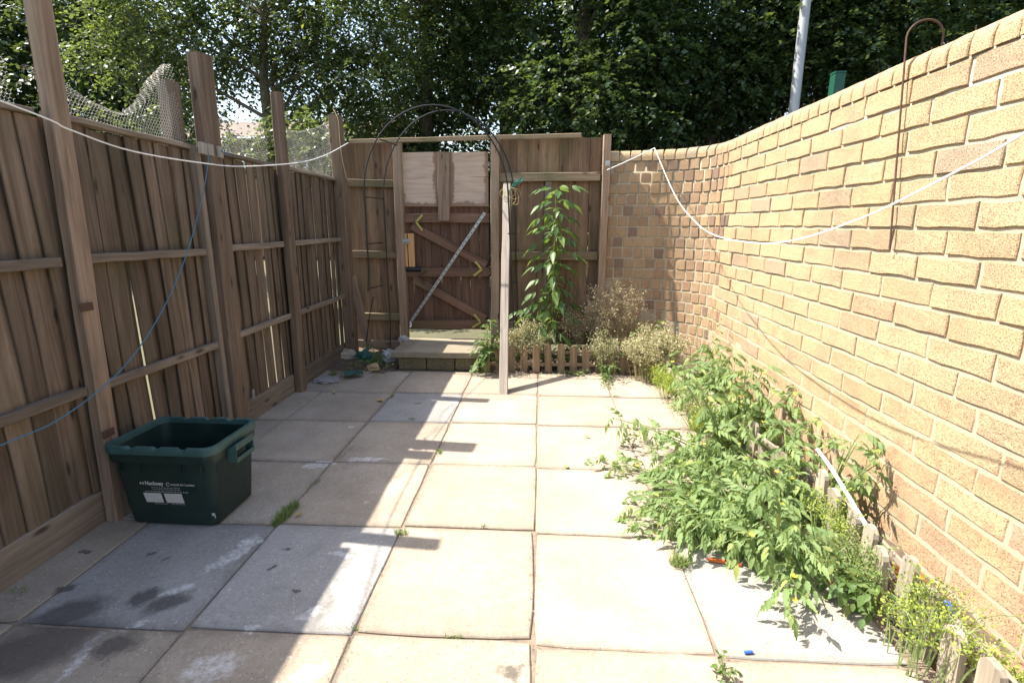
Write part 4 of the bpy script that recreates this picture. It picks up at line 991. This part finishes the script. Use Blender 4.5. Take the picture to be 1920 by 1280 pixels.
haze_weed('dry_weed', (.70, 4.95, 0), .29, .16, .35, .56, 52, 7000, .0145, M['drypink'], M['drystem'], 'tall pinkish dry seed heads before the back fence', 1, (0.02, -.05))
haze_weed('dry_weed', (.32, 4.90, 0), .10, .1, .40, .22, 10, 900, .012, M['drypink'], M['drystem'], 'small dry seed spray right of the elder leaves', 2, (.0, 0))
haze_weed('dry_weed', (-.12, 4.76, 0), .26, .10, .15, .34, 36, 4200, .015, M['dry'], M['drystem'], 'straw-coloured weed with yellow specks behind the leaning post', 3)
haze_weed('dry_weed', (1.02, 4.45, 0), .26, .22, .12, .42, 70, 9500, .016, M['dry'], M['drystem'], 'dense buff dry weed mound at the bed corner', 4, (0.0, -.05))
haze_weed('dry_weed', (.62, 4.70, 0), .12, .12, .05, .42, 26, 2200, .013, M['dry'], M['stem'], 'pale dry tangle drooping over the pickets', 5, (-.02, -.1))
haze_weed('dry_weed', (1.22, 1.72, 0), .10, .10, .03, .22, 22, 1500, .010, M['grass'], M['stem'], 'twiggy grey-green weed by the near grey pickets', 6, (-.08, 0))
haze_weed('dry_weed', (1.12, 3.35, 0), .12, .2, .06, .22, 24, 2200, .011, M['dry'], M['stem'], 'pale dry weed left of the far pickets', 7, (-.08, 0))
haze_weed('spurge', (1.02, 3.95, 0), .13, .17, .06, .16, 24, 2400, .013, M['spurge'], M['stem'], 'lime-green spurge clump at the far end of the bed', 8, (-.03, 0), .016)
haze_weed('spurge', (1.08, 3.08, 0), .12, .12, .06, .14, 18, 1500, .013, M['spurge'], M['stem'], 'lime-green spurge in the middle beside dark picket tops', 9, (-.02, 0), .014)
haze_weed('spurge', (1.22, 1.40, 0), .15, .16, .06, .24, 36, 1700, .010, M['spurge'], M['stem'], 'lime-green spurge over the nearest pickets', 10, (0.02, 0), .010)
haze_weed('spurge', (1.22, 1.98, 0), .08, .12, .05, .22, 16, 900, .010, M['spurge'], M['stem'], 'small lime-green spurge in front of the grey pickets', 11, (0, 0), .012)
haze_weed('spurge', (1.40, 1.25, 0), .10, .14, .03, .12, 14, 700, .010, M['spurge'], M['stem'], 'low green weed between pickets and wall foot', 12, (0, 0), .012)
def litter_patch(name, area, n, size, mat, label, seed):
    r = np.random.default_rng(seed); P = np.stack([r.uniform(a[0], a[1], n // len(area) + 1) for a in area for _ in (0,)], 0).ravel()[:n]
    Q = np.stack([r.uniform(a[2], a[3], n // len(area) + 1) for a in area], 0).ravel()[:n]
    V, F = specks([(0, 0, 0)], n, .0, size, r, .45); V = V.reshape(n, 4, 3); V[:, :, 2] *= .25; V[:, :, 0] += P[:, None]; V[:, :, 1] += Q[:, None]; V[:, :, 2] += .008
    V[:, :, 2] = np.maximum(V[:, :, 2], .003)
    tag(place(bpy.data.objects.new(name, npmesh(name, V.reshape(-1, 3), F, mat))), label, 'litter', kind='stuff')
litter_patch('leaf_litter', [(-.5, 1.0, 4.40, 4.66), (-.5, 1.0, 4.52, 4.66), (.95, 1.2, 3.2, 4.5), (1.0, 1.22, 1.6, 3.2)], 1500, .014, M['drypink'], 'fine dry litter along the foot of the picket edging', 5)
litter_patch('leaf_litter', [(-2.0, -1.4, 4.35, 4.9), (-2.0, -1.5, 4.5, 5.2)], 700, .02, M['drystem'], 'dead leaves and dirt in the back left corner', 6)
litter_patch('grit', [(-1.24, -1.19, 1.0, 4.5), (-.65, -.60, 1.0, 4.5), (-.03, .015, 1.0, 4.5), (.57, .62, 1.0, 4.5)], 1600, .007, M['sand'], 'grit and crumbs along the slab joints', 7)
def tuft(x, y, rx, ry, n, h, label, seed, rot=0):
    r = random.Random(seed); V = []; F = []; c = gz(x, y, -.008)
    for i in range(n):
        a = r.uniform(0, 6.28); q = math.sqrt(r.random()); bx_, by_ = math.cos(a) * rx * q, math.sin(a) * ry * q
        bx_, by_ = bx_ * math.cos(rot) - by_ * math.sin(rot), bx_ * math.sin(rot) + by_ * math.cos(rot)
        az = r.uniform(0, 6.28); ln = h * r.uniform(.4, 1.1); lean = r.uniform(.2, 1.1); d = Vector((math.cos(az), math.sin(az), 0)); s_ = Vector((-d.y, d.x, 0)) * .0016; b = Vector((bx_, by_, 0)); i0 = len(V)
        for t, wk in ((0, 1), (.5, .9), (1, .1)):
            p_ = b + d * ln * lean * t * t * .8 + Vector((0, 0, ln * (t - .3 * lean * t * t))); V += [tuple(p_ + s_ * wk), tuple(p_ - s_ * wk)]
        F += [(i0, i0 + 1, i0 + 3, i0 + 2), (i0 + 2, i0 + 3, i0 + 5, i0 + 4)]
    m = bpy.data.meshes.new('grass_tuft'); m.from_pydata(V, [], F); m.materials.append(M['grass'])
    tag(place(bpy.data.objects.new('grass_tuft', m), None, T(c)), label, 'grass', 'grass tufts in the slab joints')
tuft(537, 968, .028, .10, 420, .06, 'largest grass tuft in the joint right of the box', 1, R(-6))
tuft(752, 1003, .03, .018, 80, .04, 'small bright grass tuft at the sunlit slab corner', 2)
tuft(1272, 1060, .04, .035, 170, .075, 'pale grass tuft before the tomato plants', 3)
tuft(823, 850, .015, .04, 90, .03, 'grass in the joint by the second post shadow', 4)
tuft(905, 990, .012, .01, 18, .035, 'single small grass sprig on the middle joint', 5)
tuft(650, 850, .012, .10, 90, .022, 'sparse grass line along the left slab joint', 6, R(-6))
tuft(590, 910, .012, .07, 90, .025, 'thin grass strip above the largest tuft', 7, R(-6))
tuft(773, 787, .03, .01, 70, .02, 'grass at the near edge of the far blue-grey slab', 8)
tuft(735, 745, .012, .05, 80, .025, 'grass at the left edge of the far blue-grey slab', 9, R(-6))
tuft(640, 1180, .08, .008, 110, .015, 'moss and grass below the near grey slab', 10)
tuft(850, 1197, .03, .006, 40, .02, 'tiny grass sprouts in the near sunlit joint', 11)
tuft(30, 1112, .05, .02, 40, .03, 'small weeds at the left fence foot', 12)
tuft(1155, 745, .03, .008, 40, .03, 'little weed tufts on the far sunlit joint', 13)
tuft(625, 705, .03, .06, 120, .06, 'grass at the left fence foot near the corner', 14)

# ------------------------------------------------------------------ street furniture behind the wall
lamp = empty('lamp_column', (4.04, 9.0, -.05), 'grey steel lamp column behind the brick wall', 'lamp post')
MB().tube([(4.04, 9, -.05), (4.04, 9, 1.2), (4.04, 9, 1.3), (4.02, 9, 6.8)], [.11, .11, .078, .07], 16).obj('shaft', M['polegrey'], lamp, None, True)
MB().box((4.02, 8.9, 6.85), (.22, .5, .12)).obj('lantern', M['polegrey'], lamp)
gb = oy(1577, 150, 6.6)
cab = empty('green_post', (gb.x, 6.6, -.05), 'square dark green post top showing above the brick wall', 'post')
MB().box((gb.x, 6.68, (oy(1577, 136, 6.6).z) / 2), (.115, .115, oy(1577, 136, 6.6).z)).obj('shaft', M['greenpaint'], cab)
MB().box((gb.x, 6.68, oy(1577, 136, 6.6).z + .012), (.125, .125, .02)).obj('cap', M['greenpaint'], cab)

# ------------------------------------------------------------------ house beyond
M['hbrick'] = plain('far_brown_brick', (.30, .20, .14), .9, 0, .2, 6)
M['hroof'] = plain('far_brown_tiles', (.17, .125, .10), .85, 0, .3, 8)
M['upvc'] = plain('white_window_frame', (.75, .76, .77), .4, 0, .05, 5)
M['pane'] = plain('window_glass', (.10, .13, .15), .12, 0, .2, 2)
HY = 22.0; hx0, hx1 = -16.0, -6.5; ez = oy(490, 257, HY).z
house = empty('house', (-11, HY, 0), 'brown brick house with tiled roof seen through the trees', 'house')
MB().box(((hx0 + hx1) / 2, HY + 3.5, ez / 2), (hx1 - hx0, 7, ez)).obj('wall', M['hbrick'], house)
rz = 7.2
mb = MB(); mb.v = [(hx0 - .3, HY - .4, ez - .1), (hx1 + .3, HY - .4, ez - .1), (hx1 + .3, HY + 7.4, ez - .1), (hx0 - .3, HY + 7.4, ez - .1), (hx0 + .3, HY + 3.5, ez + 1.25), (hx1 - .3, HY + 3.5, ez + 1.25)]
mb.f = [(0, 1, 5, 4), (2, 3, 4, 5), (1, 2, 5), (3, 0, 4), (0, 3, 2, 1)]; mb.obj('roof', M['hroof'], house)
MB().tube([(hx0 - .3, HY - .46, ez - .12), (hx1 + .3, HY - .46, ez - .12)], .07, 8).obj('gutter', M['upvc'], house)
for xa, xb in ((418, 434), (455, 476), (521, 536), (560, 590), (380, 395)):
    a, b_ = oy(xa, 270, HY), oy(xb, 300, HY); a.z -= .0; wz = a.z - b_.z + .3; wn_ = empty('x', (0, 0, 0), None, None); bpy.data.objects.remove(wn_)
    fr = MB(); wd = b_.x - a.x; cx_ = (a.x + b_.x) / 2; cz_ = a.z - wz / 2
    for dx in (-wd / 2, 0, wd / 2): fr.box((cx_ + dx, HY - .03, cz_), (.06, .08, wz))
    for dz in (-wz / 2, wz / 2): fr.box((cx_, HY - .03, cz_ + dz), (wd + .06, .085, .07))
    wo = fr.obj('window', M['upvc'], house)
    MB().box((cx_, HY - .015, cz_), (wd, .02, wz)).obj('pane', M['pane'], wo)

# ------------------------------------------------------------------ trees
M['bark'] = plain('tree_bark', (.14, .115, .09), .95, 0, .5, 14, .8)
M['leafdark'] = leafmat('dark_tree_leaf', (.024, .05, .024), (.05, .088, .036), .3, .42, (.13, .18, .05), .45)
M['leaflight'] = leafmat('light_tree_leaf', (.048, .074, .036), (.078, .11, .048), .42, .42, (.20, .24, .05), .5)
def leaves(C, D, Nn, ln, r):
    n = len(C); D = D / (np.linalg.norm(D, axis=1)[:, None] + 1e-9); Sd = np.cross(D, Nn); Sd /= np.linalg.norm(Sd, axis=1)[:, None] + 1e-9; Nn = np.cross(Sd, D)
    l = (r.uniform(.65, 1.2, n) * ln)[:, None]; w_ = l * .36; c = l * .06
    V = np.stack([C, C + D * l * .42 + Sd * w_ + Nn * c, C + D * l - Nn * c, C + D * l * .42 - Sd * w_ + Nn * c], 1).reshape(-1, 3); b = np.arange(n)[:, None] * 4
    return V, np.concatenate([b + [[0, 1, 2]], b + [[0, 2, 3]]], 0)
def tree(name, x, y, clumps, nspray, per, ln, mat, label, seed, trunk_h, tr=.13, group=None, spray=.35, droop=.35, shell=.55, limbs=9):
    r = np.random.default_rng(seed); rr_ = random.Random(seed)
    e = empty(name, (x, y, -.09), label, 'tree', group)
    cl = np.array(clumps, dtype=float); wts = cl[:, 3] * cl[:, 4] * cl[:, 5]; wts = wts ** .75 / (wts ** .75).sum()
    idx = r.choice(len(cl), nspray, p=wts); d = r.normal(0, 1, (nspray, 3)); d /= np.linalg.norm(d, axis=1)[:, None]
    rad = shell + (1 - shell) * r.random(nspray) ** .7
    ragged = 1 + .22 * np.sin(d[:, 0] * 7 + idx) * np.cos(d[:, 2] * 6 + idx * 2)
    P = cl[idx, :3] + d * cl[idx, 3:6] * (rad * ragged)[:, None]
    td = d * np.array([1, 1, .5]) + r.normal(0, .45, (nspray, 3)); td[:, 2] -= droop * .5; td /= np.linalg.norm(td, axis=1)[:, None]
    L_ = spray * r.uniform(.5, 1.25, nspray)
    t = (np.arange(per) + .5) / per
    C = P[:, None, :] + td[:, None, :] * (L_[:, None] * t[None, :])[:, :, None]; C[:, :, 2] -= (droop * L_[:, None] * t[None, :] ** 2)
    side = np.cross(td, np.array([0, 0, 1.0])); side /= np.linalg.norm(side, axis=1)[:, None] + 1e-9
    sg = np.where(np.arange(per) % 2 == 0, 1.0, -1.0)
    D = td[:, None, :] * .6 + side[:, None, :] * sg[None, :, None] * .8 + r.normal(0, .3, (nspray, per, 3)); D[:, :, 2] -= .25
    Nn = np.array([0, 0, 1.0]) + r.normal(0, .42, (nspray, per, 3))
    V, F = leaves(C.reshape(-1, 3), D.reshape(-1, 3), Nn.reshape(-1, 3), ln, r)
    V[:, 2] = np.maximum(V[:, 2], .0)
    place(bpy.data.objects.new('crown', npmesh('crown', V, F, mat)), e)
    mb = MB(); top = Vector((x + rr_.uniform(-.2, .2), y, trunk_h)); P0 = [Vector((x, y, -.12)), Vector((x + rr_.uniform(-.06, .06), y, trunk_h * .35)), Vector((x + rr_.uniform(-.12, .12), y, trunk_h * .7)), top]
    mb.tube(P0, [tr * 1.25, tr, tr * .75, tr * .3], 9)
    order = r.choice(len(cl), min(limbs, len(cl)), replace=False)
    for k_ in order:
        c = Vector(cl[k_, :3]); st = P0[1].lerp(P0[3], min(.95, max(.05, (c.z - .8 - P0[1].z) / max(.1, P0[3].z - P0[1].z)))); mid = (st + c) / 2 + Vector((0, 0, .15)); mb.tube([st, mid, c], [tr * .38, tr * .22, tr * .07], 6)
    mb.obj('trunk', M['bark'], e, None, True)
    return e
def ell(x, y, zc_, rx, ry, rz_, n, cr, seed):
    r = random.Random(seed); out = []
    while len(out) < n:
        a = Vector((r.uniform(-1, 1), r.uniform(-1, 1), r.uniform(-1, 1)))
        if a.length > 1: continue
        k_ = cr * r.uniform(.7, 1.25); out.append((x + a.x * rx, y + a.y * ry, zc_ + a.z * rz_, k_, k_, k_ * .8))
    return out
DG = 'tall dark trees behind the back fence'
dark = [(-2.3, 10.6, 'dark dense tree behind the arch and gate', 1), (.7, 10.0, 'dark dense tree behind the middle of the back fence', 2), (3.3, 10.7, 'dark dense tree above the curved wall end', 3), (6.1, 10.4, 'dark tree to the right of the lamp column', 4), (9.3, 10.8, 'sunlit green tree above the brick wall at far right', 5)]
for x, y, lab, sd in dark:
    cl = ell(x, y, 4.3, 1.5, .8, 3.6, 34, .95, 40 + sd)
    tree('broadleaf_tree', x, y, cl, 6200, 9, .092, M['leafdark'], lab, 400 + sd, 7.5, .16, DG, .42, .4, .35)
for x, y, lab, sd in ((-.9, 13.6, 'shaded tree in the second row behind the gate', 6), (2.2, 13.8, 'shaded tree in the second row behind the elder', 7), (5.4, 13.8, 'shaded tree in the second row behind the lamp column', 8), (9.0, 14.0, 'shaded tree in the second row at the right', 9)):
    cl = ell(x, y, 4.6, 2.0, .9, 4.2, 30, 1.15, 60 + sd)
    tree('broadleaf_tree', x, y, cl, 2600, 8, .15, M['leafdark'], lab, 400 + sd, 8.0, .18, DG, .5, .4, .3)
for x, y, lab, sd in ((-14.2, 13.5, 'dark tree at the far left edge beyond the fence', 10), (-11.0, 13.0, 'dark tree between the two nearest tall fence posts', 11)):
    cl = ell(x, y, 4.4, 1.7, 1.2, 4.0, 32, 1.1, 80 + sd)
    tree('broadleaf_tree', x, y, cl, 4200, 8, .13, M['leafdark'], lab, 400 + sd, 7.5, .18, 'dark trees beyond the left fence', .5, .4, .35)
# looser sunlit tree with a visible trunk left of the gate
lt = []
for (px, py, Y, rr0) in ((330, 230, 8.2, .75), (260, 120, 8.4, .65), (350, 100, 8.6, .8), (300, 20, 8.6, .8), (420, 60, 8.8, .7), (480, 120, 8.8, .7), (540, 60, 9, .9), (600, 140, 9, .85), (640, 60, 9, .9), (690, 150, 8.8, .8), (620, 220, 8.8, .6), (560, 200, 8.8, .45), (700, 230, 9, .65), (290, 290, 8.0, .5), (340, 300, 7.8, .45), (230, 40, 8.4, .6), (170, 100, 8.2, .4), (740, 80, 9.2, .7), (500, 0, 9, .9), (400, -60, 9, .9), (600, -80, 9, 1.0), (250, -80, 8.6, .9), (700, -60, 9.2, .9), (430, 160, 8.8, .35), (215, 200, 8.1, .3)):
    c = oy(px, py, Y); lt.append((c.x, c.y, c.z, rr0, rr0 * .8, rr0 * .62))
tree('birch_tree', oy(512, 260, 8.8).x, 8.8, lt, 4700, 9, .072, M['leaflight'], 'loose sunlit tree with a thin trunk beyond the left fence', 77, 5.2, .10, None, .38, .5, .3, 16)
sb_ = []
for (px, py, Y, rr0) in ((590, 250, 7.6, .28), (560, 275, 7.4, .22), (610, 285, 7.4, .25), (500, 270, 7.6, .2), (480, 290, 7.4, .16), (545, 240, 7.6, .25), (440, 270, 7.6, .16), (515, 245, 7.6, .2)):
    c = oy(px, py, Y); sb_.append((c.x, c.y, c.z, rr0, rr0, rr0))
tree('ivy_sapling', oy(560, 280, 7.6).x, 7.6, sb_, 330, 7, .075, M['leaflight'], 'leafy sapling in front of the far house windows', 79, 2.6, .035, None, .25, .5, .2, 8)
